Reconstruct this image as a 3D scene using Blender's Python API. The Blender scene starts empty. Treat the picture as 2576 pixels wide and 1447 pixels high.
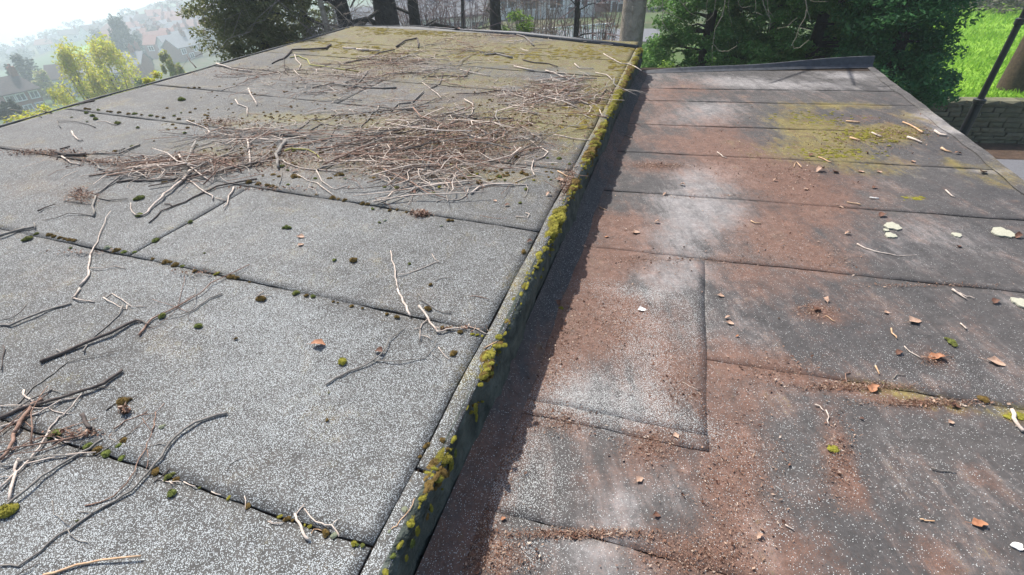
import bpy, math, random
import numpy as np
from mathutils import Vector
random.seed(7); rng = np.random.default_rng(11)
SC = bpy.context.scene
COL = SC.collection
R_ = math.radians

# ------------------------------------------------------------------ camera
FP, CX, CY = 1210.0, 1288.0, 724.0          # focal length and centre for a 2576 wide picture
def _n(p, s):
    x0, y0 = p[0]-CX, p[1]-CY
    n = np.array([s, 1.0, (s*x0-y0)/FP]); return n/np.linalg.norm(n)
_up = _n((1757, -150), -.04)
_fw = np.array([0, 0, -1.]); _F = _fw-(_fw@_up)*_up; _F /= np.linalg.norm(_F)
_M = np.array([np.cross(_F, _up), _F, _up])  # camera axes -> world axes
cam_d = bpy.data.cameras.new('camera'); cam = bpy.data.objects.new('camera', cam_d); COL.objects.link(cam)
from mathutils import Matrix
cam.matrix_world = Matrix([list(r)+[0] for r in _M]+[[0, 0, 0, 1]])
cam_d.sensor_width = 36; cam_d.lens = 36*FP/2576
cam_d.clip_start = .05; cam_d.clip_end = 12000
SC.camera = cam

# ------------------------------------------------------------------ sky, sun, exposure
SUN_AZ, SUN_EL = -34.0, 54.0                 # azimuth from +Y towards +X
w = bpy.data.worlds.new('World'); SC.world = w; w.use_nodes = True
nt = w.node_tree; nt.nodes.clear()
sky = nt.nodes.new('ShaderNodeTexSky'); sky.sky_type = 'NISHITA'; sky.sun_disc = False
sky.sun_elevation = R_(SUN_EL); sky.sun_rotation = R_(SUN_AZ); sky.air_density = 1.0; sky.dust_density = 2.5
bg = nt.nodes.new('ShaderNodeBackground'); bg.inputs[1].default_value = .15
wo = nt.nodes.new('ShaderNodeOutputWorld')
nt.links.new(sky.outputs[0], bg.inputs[0]); nt.links.new(bg.outputs[0], wo.inputs[0])
sun_d = bpy.data.lights.new('sun', 'SUN'); sun_d.energy = 5.0; sun_d.angle = R_(.55); sun_d.color = (1, .965, .91)
sun = bpy.data.objects.new('sun', sun_d); COL.objects.link(sun)
_s = Vector((math.sin(R_(SUN_AZ))*math.cos(R_(SUN_EL)), math.cos(R_(SUN_AZ))*math.cos(R_(SUN_EL)), math.sin(R_(SUN_EL))))
sun.rotation_euler = _s.to_track_quat('Z', 'Y').to_euler()
sun.location = _s*50
SC.view_settings.view_transform = 'Standard'; SC.view_settings.look = 'None'
SC.view_settings.gamma = 1; SC.view_settings.use_curve_mapping = False
SC.view_settings.exposure = .5
HAZE = .0025
SC.render.engine = 'CYCLES'
SC.cycles.volume_bounces = 1; SC.cycles.max_bounces = 6; SC.cycles.transparent_max_bounces = 8

# ------------------------------------------------------------------ geometry of the place
def ray(x, y): return _M@np.array([x-CX, -(y-CY), -FP])
NL = _M@_n((1757, -180), 0.0); NR = _M@_n((1757, -163), -.07)
HL, HR = 1.408, 1.651
def hit(x, y, n, h, dz=0.):
    r = ray(x, y); return r*(-(h-dz*n[2])/(n@r))
def L(x, y, dz=0.): return hit(x, y, NL, HL, dz)
def RR(x, y, dz=0.): return hit(x, y, NR, HR, dz)
def at(x, y, d):                              # a place seen along that direction, d metres off (horizontal)
    r = ray(x, y); return r*(d/math.hypot(r[0], r[1]))
def pz(n, h, x, y): return (-h-n[0]*x-n[1]*y)/n[2]
_a = ray(1757, -170); AX = _a[:2]/np.linalg.norm(_a[:2]); RT = np.array([AX[1], -AX[0]])
def uv(p): return float(p[0]*AX[0]+p[1]*AX[1]), float(p[0]*RT[0]+p[1]*RT[1])
def xy(u, v): return u*AX[0]+v*RT[0], u*AX[1]+v*RT[1]
def PL(u, v, dz=0.):
    x, y = xy(u, v); return np.array([x, y, pz(NL, HL, x, y)+dz])
def PR(u, v, dz=0.):
    x, y = xy(u, v); return np.array([x, y, pz(NR, HR, x, y)+dz])
ZF = 730/2910
OX = [0, 0, 646.2, 1292.4, 1929.8]; OY = [0, 0, 362.9, 725.9, 1084.4]
def zc(r, c, x, y): return OX[c]+x*ZF, OY[r]+y*ZF

# ------------------------------------------------------------------ mesh helpers
def mesh(name, V, F, mat=None, smooth=False):
    me = bpy.data.meshes.new(name)
    V = np.asarray(V, dtype=np.float32)
    if isinstance(F, np.ndarray):
        k = F.shape[1]
        me.vertices.add(len(V)); me.vertices.foreach_set('co', V.ravel())
        me.loops.add(F.size); me.loops.foreach_set('vertex_index', F.ravel().astype(np.int32))
        me.polygons.add(len(F)); me.polygons.foreach_set('loop_start', np.arange(0, F.size, k, dtype=np.int32))
        me.update(calc_edges=True)
    else:
        me.from_pydata([tuple(v) for v in V.tolist()], [], F); me.update()
    if smooth: me.polygons.foreach_set('use_smooth', [True]*len(me.polygons))
    if mat: me.materials.append(mat)
    return me
def link(name, me, loc=(0, 0, 0), parent=None, rot=None):
    o = bpy.data.objects.new(name, me); COL.objects.link(o); o.location = loc
    if parent: o.parent = parent
    if rot is not None: o.rotation_euler = rot
    return o
def tag(o, label=None, cat=None, group=None, kind=None):
    if label: o['label'] = label
    if cat: o['category'] = cat
    if group: o['group'] = group
    if kind: o['kind'] = kind
    return o
def thing(name, label, cat, loc=(0, 0, 0), group=None):
    return tag(link(name, None, [float(q) for q in loc]), label, cat, group)
def part(name, V, F, mat, root, smooth=False, kind=None):   # V in world places
    o_ = np.zeros(3); r = root
    while r is not None: o_ = o_+np.array(r.location); r = r.parent
    o = link(name, mesh(name, np.asarray(V, float)-o_, F, mat, smooth), (0, 0, 0), root)
    if kind: o['kind'] = kind
    return o
def solo(name, V, F, mat, label, cat, group=None, kind=None, smooth=False, origin=None):
    V = np.asarray(V, float); c = np.array(origin) if origin is not None else np.array([V[:, 0].mean(), V[:, 1].mean(), V[:, 2].min()])
    return tag(link(name, mesh(name, V-c, F, mat, smooth), c.tolist()), label, cat, group, kind)
class MB:
    def __init__(s): s.V = []; s.F = []
    def add(s, V, F):
        n = len(s.V); s.V += [tuple(map(float, v)) for v in V]; s.F += [tuple(i+n for i in f) for f in F]; return s
    def box(s, c, d, rz=0., taper=1.):
        c = np.array(c, float); V = []
        for sz in (-.5, .5):
            t = taper if sz > 0 else 1
            for sx, sy in ((-.5, -.5), (.5, -.5), (.5, .5), (-.5, .5)):
                x, y = sx*d[0]*t, sy*d[1]*t
                V.append(c+np.array([x*math.cos(rz)-y*math.sin(rz), x*math.sin(rz)+y*math.cos(rz), sz*d[2]]))
        return s.add(V, [(3, 2, 1, 0), (4, 5, 6, 7), (0, 1, 5, 4), (1, 2, 6, 5), (2, 3, 7, 6), (3, 0, 4, 7)])
    def tube(s, pts, rad, sides=6):
        P = [np.array(p, float) for p in pts]; n = len(P)
        if not hasattr(rad, '__len__'): rad = [rad]*n
        V = []; prev = None
        for i in range(n):
            t = P[min(i+1, n-1)]-P[max(i-1, 0)]; t = t/(np.linalg.norm(t)+1e-9)
            a = prev if prev is not None else (np.array([0, 0, 1.]) if abs(t[2]) < .9 else np.array([1., 0, 0]))
            a = a-(a@t)*t; a /= np.linalg.norm(a)+1e-9; prev = a; b = np.cross(t, a)
            for k in range(sides):
                q = 2*math.pi*k/sides; V.append(P[i]+rad[i]*(math.cos(q)*a+math.sin(q)*b))
        F = [(i*sides+k, i*sides+(k+1) % sides, (i+1)*sides+(k+1) % sides, (i+1)*sides+k) for i in range(n-1) for k in range(sides)]
        F += [tuple(range(sides))[::-1], tuple((n-1)*sides+k for k in range(sides))]
        return s.add(V, F)

# ------------------------------------------------------------------ materials
class NT:
    def __init__(s, name):
        s.m = bpy.data.materials.new(name); s.m.use_nodes = True; s.t = s.m.node_tree; s.t.nodes.clear()
        s.out = s.t.nodes.new('ShaderNodeOutputMaterial')
    def n(s, typ, ins=None, **kw):
        d = s.t.nodes.new(typ)
        for k, v in kw.items(): setattr(d, k, v)
        for k, v in (ins or {}).items(): s.set(d.inputs[k], v)
        return d
    def set(s, sock, v):
        if isinstance(v, bpy.types.NodeSocket): s.t.links.new(v, sock)
        elif isinstance(v, bpy.types.Node): s.t.links.new(v.outputs[0], sock)
        elif isinstance(v, tuple) and len(v) == 3 and sock.type == 'RGBA': sock.default_value = (*v, 1)
        else: sock.default_value = v
    def pos(s): return s.n('ShaderNodeNewGeometry').outputs['Position']
    def noise(s, vec, scale, detail=3, rough=.55, dist=0.):
        return s.n('ShaderNodeTexNoise', {'Vector': vec, 'Scale': scale, 'Detail': detail, 'Roughness': rough, 'Distortion': dist}).outputs['Fac']
    def math(s, op, a, b=0., c=0., clamp=False):
        d = s.n('ShaderNodeMath', operation=op, use_clamp=clamp); s.set(d.inputs[0], a); s.set(d.inputs[1], b)
        if op in ('MULTIPLY_ADD',): s.set(d.inputs[2], c)
        return d.outputs[0]
    def ramp(s, fac, lo, hi, a=0., b=1.):
        return s.n('ShaderNodeMapRange', {'Value': fac, 'From Min': lo, 'From Max': hi, 'To Min': a, 'To Max': b}).outputs[0]
    def mix(s, f, a, b, mode='MIX'):
        d = s.n('ShaderNodeMix', data_type='RGBA', blend_type=mode, clamp_factor=True)
        s.set(d.inputs[0], f); s.set(d.inputs[6], a); s.set(d.inputs[7], b); return d.outputs[2]
    def bsdf(s, col, rough=.8, spec=.3, normal=None, **kw):
        b = s.n('ShaderNodeBsdfPrincipled', {'Base Color': col, 'Roughness': rough, 'Specular IOR Level': spec})
        if normal is not None: s.set(b.inputs['Normal'], normal)
        for k, v in kw.items(): s.set(b.inputs[k], v)
        s.t.links.new(b.outputs[0], s.out.inputs[0]); return b
    def bump(s, h, strength=.5, dist=.01):
        return s.n('ShaderNodeBump', {'Height': h, 'Strength': strength, 'Distance': dist}).outputs[0]
def simple(name, a, b, scale=8., rough=.85, bump=.3, bd=.01, spec=.2, detail=4, island=0.):
    t = NT(name); p = t.pos(); f = t.ramp(t.noise(p, scale, detail), .3, .7)
    c = t.mix(f, a, b)
    if island:
        g = t.n('ShaderNodeNewGeometry').outputs['Random Per Island']
        c = t.mix(1., c, t.n('ShaderNodeCombineColor', {0: t.ramp(g, 0, 1, 1-island, 1+island), 1: t.ramp(g, 0, 1, 1-island, 1+island), 2: t.ramp(g, 0, 1, 1-island, 1+island)}).outputs[0], 'MULTIPLY')
    t.bsdf(c, rough, spec, t.bump(t.noise(p, scale*4, 3), bump, bd)); return t.m
def leafmat(name, cols, transl=.35, rough=.6):     # each leaf takes its own tint
    t = NT(name); g = t.n('ShaderNodeNewGeometry').outputs['Random Per Island']
    r = t.n('ShaderNodeValToRGB', {0: g}); r.color_ramp.interpolation = 'LINEAR'
    while len(r.color_ramp.elements) < len(cols): r.color_ramp.elements.new(.5)
    for i, c in enumerate(cols):
        r.color_ramp.elements[i].position = i/(len(cols)-1); r.color_ramp.elements[i].color = (*c, 1)
    b = t.n('ShaderNodeBsdfPrincipled', {'Base Color': r.outputs[0], 'Roughness': rough, 'Specular IOR Level': .25})
    tr = t.n('ShaderNodeBsdfTranslucent', {'Color': r.outputs[0]})
    mx = t.n('ShaderNodeMixShader', {0: transl}); t.t.links.new(b.outputs[0], mx.inputs[1]); t.t.links.new(tr.outputs[0], mx.inputs[2])
    t.t.links.new(mx.outputs[0], t.out.inputs[0]); return t.m
def felt(name, dark, light, brown, pale, moss, chipcol, streak=False):
    t = NT(name); p = t.pos()
    st = t.n('ShaderNodeAttribute', attribute_name='stain'); sp = t.n('ShaderNodeSeparateColor', {0: st.outputs['Color']})
    R, G, B, A = sp.outputs[0], sp.outputs[1], sp.outputs[2], st.outputs['Alpha']
    big = t.noise(p, 1.3, 5, .6); mid = t.noise(p, 9, 5, .62, .6); fine = t.noise(p, 70, 4, .7); gr = t.noise(p, 420, 2, .8)
    c = t.mix(t.ramp(big, .3, .7), dark, light)
    c = t.mix(t.ramp(mid, .35, .75, 0, .55), c, tuple(q*1.35 for q in dark))
    c = t.mix(t.ramp(gr, .38, .62, 0, .45), c, tuple(q*.45 for q in dark))
    sc = t.noise(t.n('ShaderNodeMapping', {'Vector': p, 'Rotation': (0, 0, .5), 'Scale': (1., .28, 1.)}).outputs[0], 26, 5, .7, 1.2)
    # bleached areas, brown dust, algae, each broken up by the surface's own unevenness
    sc = t.noise(t.n('ShaderNodeMapping', {'Vector': p, 'Rotation': (0, 0, .5), 'Scale': (1., .28, 1.)}).outputs[0], 26, 5, .7, 1.2)
    wob = t.math('MULTIPLY', t.math('SUBTRACT', t.noise(p, 3.2, 6, .65, .8), .5), 1.1)
    if streak:                                   # water has drawn the dust out along the fall of the roof
        pr = t.n('ShaderNodeMapping', {'Vector': p, 'Rotation': (0, 0, R_(18.7)), 'Scale': (1., .16, 1.)}).outputs[0]
        wob = t.math('ADD', t.math('MULTIPLY', wob, .75), t.math('MULTIPLY', t.math('SUBTRACT', t.noise(pr, 8, 5, .65, .5), .5), 1.0))
    grit = t.math('ADD', t.math('MULTIPLY', fine, .55), t.math('MULTIPLY', gr, .75))        # about .65 on average
    fa = t.math('MULTIPLY', t.math('SUBTRACT', t.math('ADD', t.math('MULTIPLY', A, .8), t.math('ADD', wob, t.math('ADD', t.math('MULTIPLY', sc, .9), grit))), 1.38), 1.7, clamp=True)
    c = t.mix(t.math('MULTIPLY', fa, t.ramp(gr, .35, .62, .4, .88)), c, pale)
    br = t.math('ADD', t.math('MULTIPLY', mid, .5), grit)                                    # about .9
    fr = t.math('MULTIPLY', t.math('SUBTRACT', t.math('ADD', t.math('ADD', R, wob), br), 1.27), 2.2, clamp=True)
    fr = t.math('MULTIPLY', fr, t.ramp(t.math('ADD', gr, t.math('MULTIPLY', fine, .5)), .55, .95, .3, .95))
    bcol = t.mix(t.ramp(gr, .35, .65), brown, tuple(min(1, q*1.8) for q in brown))
    bcol = t.mix(t.ramp(fine, .42, .7, 0, .75), bcol, tuple(q*.55 for q in brown))
    c = t.mix(fr, c, bcol)
    fg = t.math('MULTIPLY', t.math('SUBTRACT', t.math('ADD', t.math('ADD', G, wob), t.math('ADD', br, t.math('MULTIPLY', t.math('SUBTRACT', sc, .5), .8))), 1.2), 2.6, clamp=True)
    fg = t.math('MULTIPLY', fg, t.ramp(gr, .3, .6, .6, 1.))
    c = t.mix(fg, c, t.mix(t.ramp(mid, .45, .65), t.mix(t.ramp(fine, .4, .65), moss, tuple(q*1.7 for q in moss)), (.12, .08, .03)))
    bl = t.noise(p, 17, 7, .78, .5); bl2 = t.noise(t.n('ShaderNodeMapping', {'Vector': p, 'Rotation': (0, 0, -.35), 'Scale': (.35, 1., 1.)}).outputs[0], 34, 6, .8, .8)
    mu = t.math('MULTIPLY', t.ramp(bl, .32, .68, .68, 1.30), t.ramp(bl2, .35, .65, .85, 1.15))
    c = t.mix(1., c, t.n('ShaderNodeCombineColor', {0: mu, 1: mu, 2: mu}).outputs[0], 'MULTIPLY')
    fk = t.math('MULTIPLY', t.ramp(t.noise(p, 60, 3, .6), .64, .70), t.ramp(big, .4, .65)); c = t.mix(t.math('MULTIPLY', fk, .5), c, pale)
    # mineral chips
    vo = t.n('ShaderNodeTexVoronoi', {'Vector': p, 'Scale': 290.}); cs = t.n('ShaderNodeSeparateColor', {0: vo.outputs['Color']})
    dn = t.math('MULTIPLY', B, t.ramp(t.math('ADD', big, t.math('ADD', mid, t.math('MULTIPLY', fine, .8))), 1.1, 1.75, .5, 1.75))
    chip = t.math('MULTIPLY', t.math('LESS_THAN', cs.outputs[0], dn), t.math('LESS_THAN', vo.outputs['Distance'], t.ramp(cs.outputs[1], 0, 1, .3, .55)))
    c = t.mix(chip, c, t.mix(cs.outputs[2], chipcol, tuple(q*.75 for q in chipcol)))
    h = t.math('ADD', t.math('MULTIPLY', gr, .5), t.math('ADD', t.math('MULTIPLY', fine, .6), chip))
    t.bsdf(c, t.ramp(fine, .3, .7, .62, .9), .35, t.bump(h, .55, .0035)); return t.m

M = {}
M['felt_up'] = felt('weathered_felt', (.058, .055, .051), (.104, .100, .093), (.088, .062, .042), (.21, .205, .19), (.10, .085, .02), (.46, .49, .49))
M['felt_low'] = felt('dark_felt', (.052, .048, .047), (.086, .077, .071), (.138, .066, .041), (.31, .29, .28), (.13, .105, .03), (.50, .51, .49), True)
M['upstand'] = simple('green_grey_felt', (.03, .038, .032), (.11, .125, .105), 11, .9, 1., .02, detail=8)
M['black_felt'] = simple('black_felt', (.022, .024, .03), (.05, .055, .065), 20, .55, .4, .006, spec=.5)
M['deck'] = simple('seam_dirt', (.018, .013, .01), (.045, .03, .02), 60, .95)
M['wood'] = simple('fascia_wood', (.10, .085, .07), (.17, .15, .13), 12)
M['brick'] = None
for k, a, b in (('d', (.055, .043, .038), (.12, .098, .085)), ('g', (.14, .125, .11), (.27, .245, .215)), ('p', (.36, .29, .24), (.62, .53, .45)),
                ('r', (.15, .085, .06), (.33, .215, .16)), ('y', (.28, .27, .07), (.42, .38, .14)), ('o', (.42, .25, .14), (.60, .42, .27))):
    M['tw_'+k] = simple('bark_'+k, a, b, 45, .8, .5, .002, spec=.25, detail=3, island=.18)
def mossmat(name, a, b):
    t = NT(name); p = t.pos(); oi = t.n('ShaderNodeObjectInfo').outputs['Random']
    c = t.mix(t.ramp(t.noise(p, 90, 3), .35, .65), a, b)
    c = t.mix(t.math('MULTIPLY', oi, .35), c, (.11, .075, .025))
    g = t.n('ShaderNodeNewGeometry').outputs['Random Per Island']
    c = t.mix(t.ramp(g, 0, 1, 0, .5), c, tuple(min(1., q*1.9) for q in b))
    t.bsdf(c, .9, .1, None, **{'Subsurface Weight': 0.}); return t.m
M['ms_g'] = mossmat('moss_green', (.035, .05, .015), (.10, .12, .03))
M['ms_y'] = mossmat('moss_yellow', (.085, .085, .012), (.19, .175, .028))
M['ms_o'] = mossmat('moss_olive', (.085, .065, .016), (.16, .13, .03))
M['ms_b'] = mossmat('moss_brown', (.055, .036, .014), (.12, .08, .026))
M['ms_w'] = mossmat('moss_grey', (.11, .13, .09), (.22, .24, .17))
M['litter_b'] = leafmat('litter_brown', [(.06, .028, .018), (.16, .075, .045), (.26, .14, .09), (.10, .045, .03), (.40, .28, .20)], .15)
M['litter_t'] = leafmat('litter_tan', [(.13, .07, .045), (.27, .16, .11), (.42, .30, .22), (.19, .11, .08), (.55, .45, .36)], .15)
M['leaf_o'] = simple('leaf_orange', (.22, .09, .045), (.40, .20, .11), 60, .6, .4, .003)
M['leaf_t'] = simple('leaf_tan', (.28, .165, .11), (.50, .35, .26), 60, .6, .4, .003)
M['leaf_w'] = simple('leaf_white', (.62, .58, .54), (.85, .82, .78), 60, .6, .3, .003)
M['leaf_d'] = simple('leaf_dark', (.07, .035, .025), (.17, .085, .055), 60, .6, .4, .003)
M['lichen'] = simple('lichen', (.31, .30, .23), (.44, .43, .34), 120, .9, .5, .003)

# ------------------------------------------------------------------ stains: each list is a set of soft patches given where they lie on the roof
def patches(lst, f):
    out = []
    for ch, x, y, rx, ry, s in lst:
        c = uv(f(x, y)); a = uv(f(x+rx, y)); b = uv(f(x, max(y-ry, 25))); d = uv(f(x, y+ry))
        out.append((ch, c[0], c[1], max(.04, .5*abs(b[0]-d[0])), max(.04, math.hypot(a[0]-c[0], a[1]-c[1])), s))
    return out
LOWP = patches([
 (0,1700,215,130,25,.45),(0,1660,270,60,40,.3),(0,1800,330,90,40,.35),(0,1700,360,110,25,.35),(0,1850,400,110,45,.55),(0,1980,450,140,45,.5),(0,1640,420,60,14,.5),
 (0,2050,520,130,60,.4),(0,1950,600,110,60,.5),(0,2090,660,80,40,.3),(0,1560,560,90,28,.55),(0,1560,610,80,40,.35),(0,1600,660,130,40,.35),(0,1480,700,60,60,.5),(0,1880,690,110,40,.4),
 (0,1440,800,90,90,.75),(0,1350,900,70,70,.75),(0,1250,1100,60,120,.7),(0,1180,1300,50,120,.6),(0,1540,800,80,60,.55),(0,1640,850,90,90,.4),(0,1700,960,80,80,.35),(0,1420,1060,70,30,.5),(0,1640,1120,60,50,.5),
 (0,1830,900,60,60,.3),(0,1950,930,120,40,.45),(0,2150,975,130,18,.5),(0,2320,1015,120,14,.5),(0,1850,1080,80,120,.42),(0,1850,1280,110,140,.5),(0,1700,1400,140,60,.45),(0,2110,1120,28,90,.6),(0,2130,1230,50,60,.35),
 (0,1900,1420,120,50,.5),(0,2050,1400,80,60,.35),(0,2350,1410,50,50,.35),(0,2355,905,30,18,.5),(0,2070,790,50,20,.55),(0,2470,1200,25,18,.4),(0,1250,1400,90,60,.4),(0,2300,800,200,90,.05),(0,1560,1200,90,60,.3),
 (0,1450,520,40,60,.35),(0,1560,330,30,90,.35),(0,1395,600,50,300,.5),(0,1230,1000,60,200,.5),(0,1330,760,50,120,.5),(0,2200,300,150,12,.2),
 (1,2000,300,90,30,.5),(1,2100,265,120,10,.6),(1,2050,340,80,30,.5),(1,2200,340,90,22,.65),(1,2110,390,110,22,.6),(1,2250,330,60,16,.55),(1,2290,300,40,20,.45),(1,2450,420,90,14,.45),(1,2500,455,60,20,.5),(1,2300,500,35,6,.6),(1,2400,410,14,18,.7),
 (1,1950,380,100,30,.35),(1,2200,430,120,16,.4),(1,2560,1045,60,8,.9),(1,2200,975,160,6,.45),(1,2350,1018,100,6,.5),
 (3,1780,450,75,35,.95),(3,1700,500,60,18,.5),(3,1760,540,80,35,.85),(3,1700,600,90,45,.6),(3,1720,680,90,35,.7),(3,1660,700,60,30,.6),(3,1780,270,60,18,.6),(3,1830,205,80,12,.7),(3,2000,215,120,10,.75),(3,2130,190,60,8,.8),
 (3,1750,300,90,22,.45),(3,1630,220,60,40,.35),(3,2060,340,120,12,.25),(3,1850,530,60,30,.3),(3,2330,590,160,35,.3),(3,2250,640,100,25,.3),(3,2330,300,30,12,.9),(3,2390,330,35,10,.9),(3,2470,430,60,3,1.),(3,1560,1240,60,60,.45),(3,1560,1300,40,50,.55),(3,1500,1400,120,60,.5),
 (3,1900,1300,50,60,.25),(3,1700,1240,60,50,.4),(3,1480,1000,110,60,.45),(3,1640,900,40,100,.3),(3,1940,1390,40,40,.5),(3,2560,760,60,12,.4),(3,1850,850,60,50,.25),
 (2,1480,990,110,60,.75),(2,1440,1030,90,30,.5),(2,1580,870,40,60,.35),(2,1620,740,120,16,.7),(2,1640,850,40,90,.5),(2,1650,1000,60,60,.55),(2,1720,1070,80,25,.65),(2,1620,1040,60,30,.45),(2,1740,820,40,60,.4),(2,1560,790,60,30,.2),
 (2,1300,1150,70,80,.4),(2,1330,1210,80,60,.42),(2,1280,1270,90,40,.4),(2,1240,1370,120,50,.4),(2,1200,1200,40,120,.3),(2,1370,1340,60,80,.2),(2,1420,1160,40,60,.15),(2,1560,1350,100,60,.12),
 (2,2400,950,180,60,.12),(2,2300,1250,300,180,.04),(2,1850,1250,200,200,.08),(2,2000,900,300,200,.05),(2,1800,650,300,60,.03),
 (2,1100,1430,60,40,.35),(2,1150,1250,20,120,.35)], RR)
UPP = patches([
 (0,760,1180,120,60,.22),(0,1050,760,90,50,.22),(0,420,850,90,50,.15),(0,1180,1000,40,200,.2),(0,150,700,120,40,.18),(0,560,620,160,30,.15),(3,1050,1050,110,110,.3),(3,520,1220,160,80,.25),(3,700,620,160,40,.25),(3,250,760,120,50,.2),(1,880,1180,60,40,.2),(1,1180,930,30,100,.25),(1,1300,700,30,120,.3),(0,90,480,120,40,.25),
 (0,950,150,60,30,.45),(0,1000,170,80,25,.55),(0,1200,90,120,14,.45),(0,1150,110,100,16,.4),(0,860,190,120,16,.35),(0,1100,240,300,20,.2),(0,1350,240,220,30,.45),(0,1150,320,220,60,.5),(0,1200,370,150,50,.6),(0,1000,390,200,40,.55),(0,700,400,160,30,.45),
 (0,560,310,50,10,.55),(0,100,385,110,10,.5),(0,300,410,120,10,.4),(0,520,405,100,20,.4),(0,200,495,50,20,.3),(0,1430,470,35,50,.5),(0,1060,540,30,10,.4),(0,1200,820,30,12,.2),(0,30,1090,90,60,.35),(0,1530,150,60,10,.2),(0,740,430,60,20,.3),
 (0,620,1150,60,40,.12),(0,1000,1110,60,30,.15),(0,150,420,160,60,.1),(0,620,180,160,14,.25),
 (1,960,72,70,14,1.),(1,1060,85,120,14,1.),(1,850,110,120,18,.5),(1,950,130,140,20,.5),(1,1280,140,170,22,.85),(1,1480,130,160,20,.85),(1,1590,140,60,40,.5),(1,1560,200,50,60,.4),(1,1150,200,200,20,.35),(1,1300,290,180,30,.45),(1,1400,310,100,20,.5),
 (1,1080,345,200,30,.35),(1,700,300,120,12,.4),(1,850,300,160,14,.3),(1,600,320,60,10,.4),(1,1500,260,40,80,.4),(1,1540,170,30,60,.4),(1,1250,440,120,16,.35),(1,950,420,140,20,.25),(1,600,390,200,20,.3),(1,1490,120,90,10,.5),(1,830,160,80,20,.4),
 (3,1560,160,60,16,.5),(3,1450,180,80,20,.4),(3,1530,190,40,30,.5),(3,1350,430,100,20,.45),(3,1250,400,90,20,.4),(3,950,100,60,8,.55),(3,700,230,200,20,.3),(3,880,265,90,12,.35),(3,600,240,160,20,.25),(3,1480,340,50,30,.35),
 (3,300,250,200,20,.2),(3,350,300,200,20,.3),
 (2,1000,1000,320,300,.26),(2,500,1000,420,380,.26),(2,950,620,300,90,.16),(2,300,560,420,110,.14),(2,800,760,400,120,.2),(2,900,1350,300,120,.2),(2,300,1350,420,160,.28),(2,900,520,220,60,.12),(2,300,290,300,30,.10),(2,420,700,400,90,.10)], L)
def stain(U, V, P, base):
    out = np.tile(np.array(base, float), (len(U), 1))
    for ch, cu, cv, ru, rv, s in P:
        d = ((U-cu)/ru)**2+((V-cv)/rv)**2
        out[:, ch] += s*np.exp(-d*.8)
    return np.clip(out, 0, 1)

def sheet(root, f, u0, u1, v0, v1, mat, P, base, g=.006, step=.05, dz=.0, name='felt_sheet', seamclear=True, slant=0., rise=1.):
    # one felt strip: a thin slab with slightly wavering edges and soft undulation
    nu = max(3, int((u1-u0)/step)); nv = max(3, int((v1-v0)/step))
    us = np.linspace(u0+g, u1-g, nu+1); vs = np.linspace(v0+g, v1-g, nv+1)
    ph = rng.uniform(0, 6, 6); V = []; UU = []; VV = []; FL = []
    for i, u in enumerate(us):
        for j, v in enumerate(vs):
            eu = (1 if i == nu else 0)-(1 if i == 0 else 0)
            uu = u+(.0035*math.sin(v*7+ph[0])+.0022*math.sin(v*31+ph[1]))*abs(eu)+rng.uniform(-.0012, .0012)*abs(eu)+slant*(v+.56)
            vv = v+(.003*math.sin(u*9+ph[2]))*(1 if j in (0, nv) else 0)
            wv = .0022*math.sin(uu*5+ph[3])*math.sin(vv*2.3+ph[4])+.0012*math.sin(vv*11+ph[5]+uu*3)
            ed = min(u-u0, u1-u, .06)/.06
            V.append(f(uu, vv, dz+wv*rise+(.0018*(1-ed)+.0022*(u1-u)/(u1-u0))*rise)); UU.append(uu); VV.append(vv); FL.append(min(u-u0, u1-u))
    n = len(V); W = nv+1
    F = [(i*W+j, i*W+j+1, (i+1)*W+j+1, (i+1)*W+j) for i in range(nu) for j in range(nv)]
    b = [j for j in range(W)]+[i*W+nv for i in range(1, nu+1)]+[nu*W+j for j in range(nv-1, -1, -1)]+[i*W for i in range(nu-1, 0, -1)]
    V2 = [V[k]-np.array([0, 0, .012]) for k in b]
    for q in range(len(b)):
        r = (q+1) % len(b); F.append((b[q], n+q, n+r, b[r]))
    F = [tuple(reversed(q)) for q in F]
    o = part(name, V+V2, F, mat, root)
    st = stain(np.array(UU), np.array(VV), P, base)
    if seamclear:
        cl = np.clip(np.array(FL)/.07, 0, 1); st[:, 2] *= (.55+.45*cl)
    st = np.vstack([st, st[b]*np.array([1, 1, 0, .3])])
    a = o.data.color_attributes.new('stain', 'FLOAT_COLOR', 'POINT'); a.data.foreach_set('color', st.astype(np.float32).ravel())
    for pl in o.data.polygons[:nu*nv]: pl.use_smooth = True
    return o

VE = -.56                                     # the line of the step between the two roofs
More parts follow.
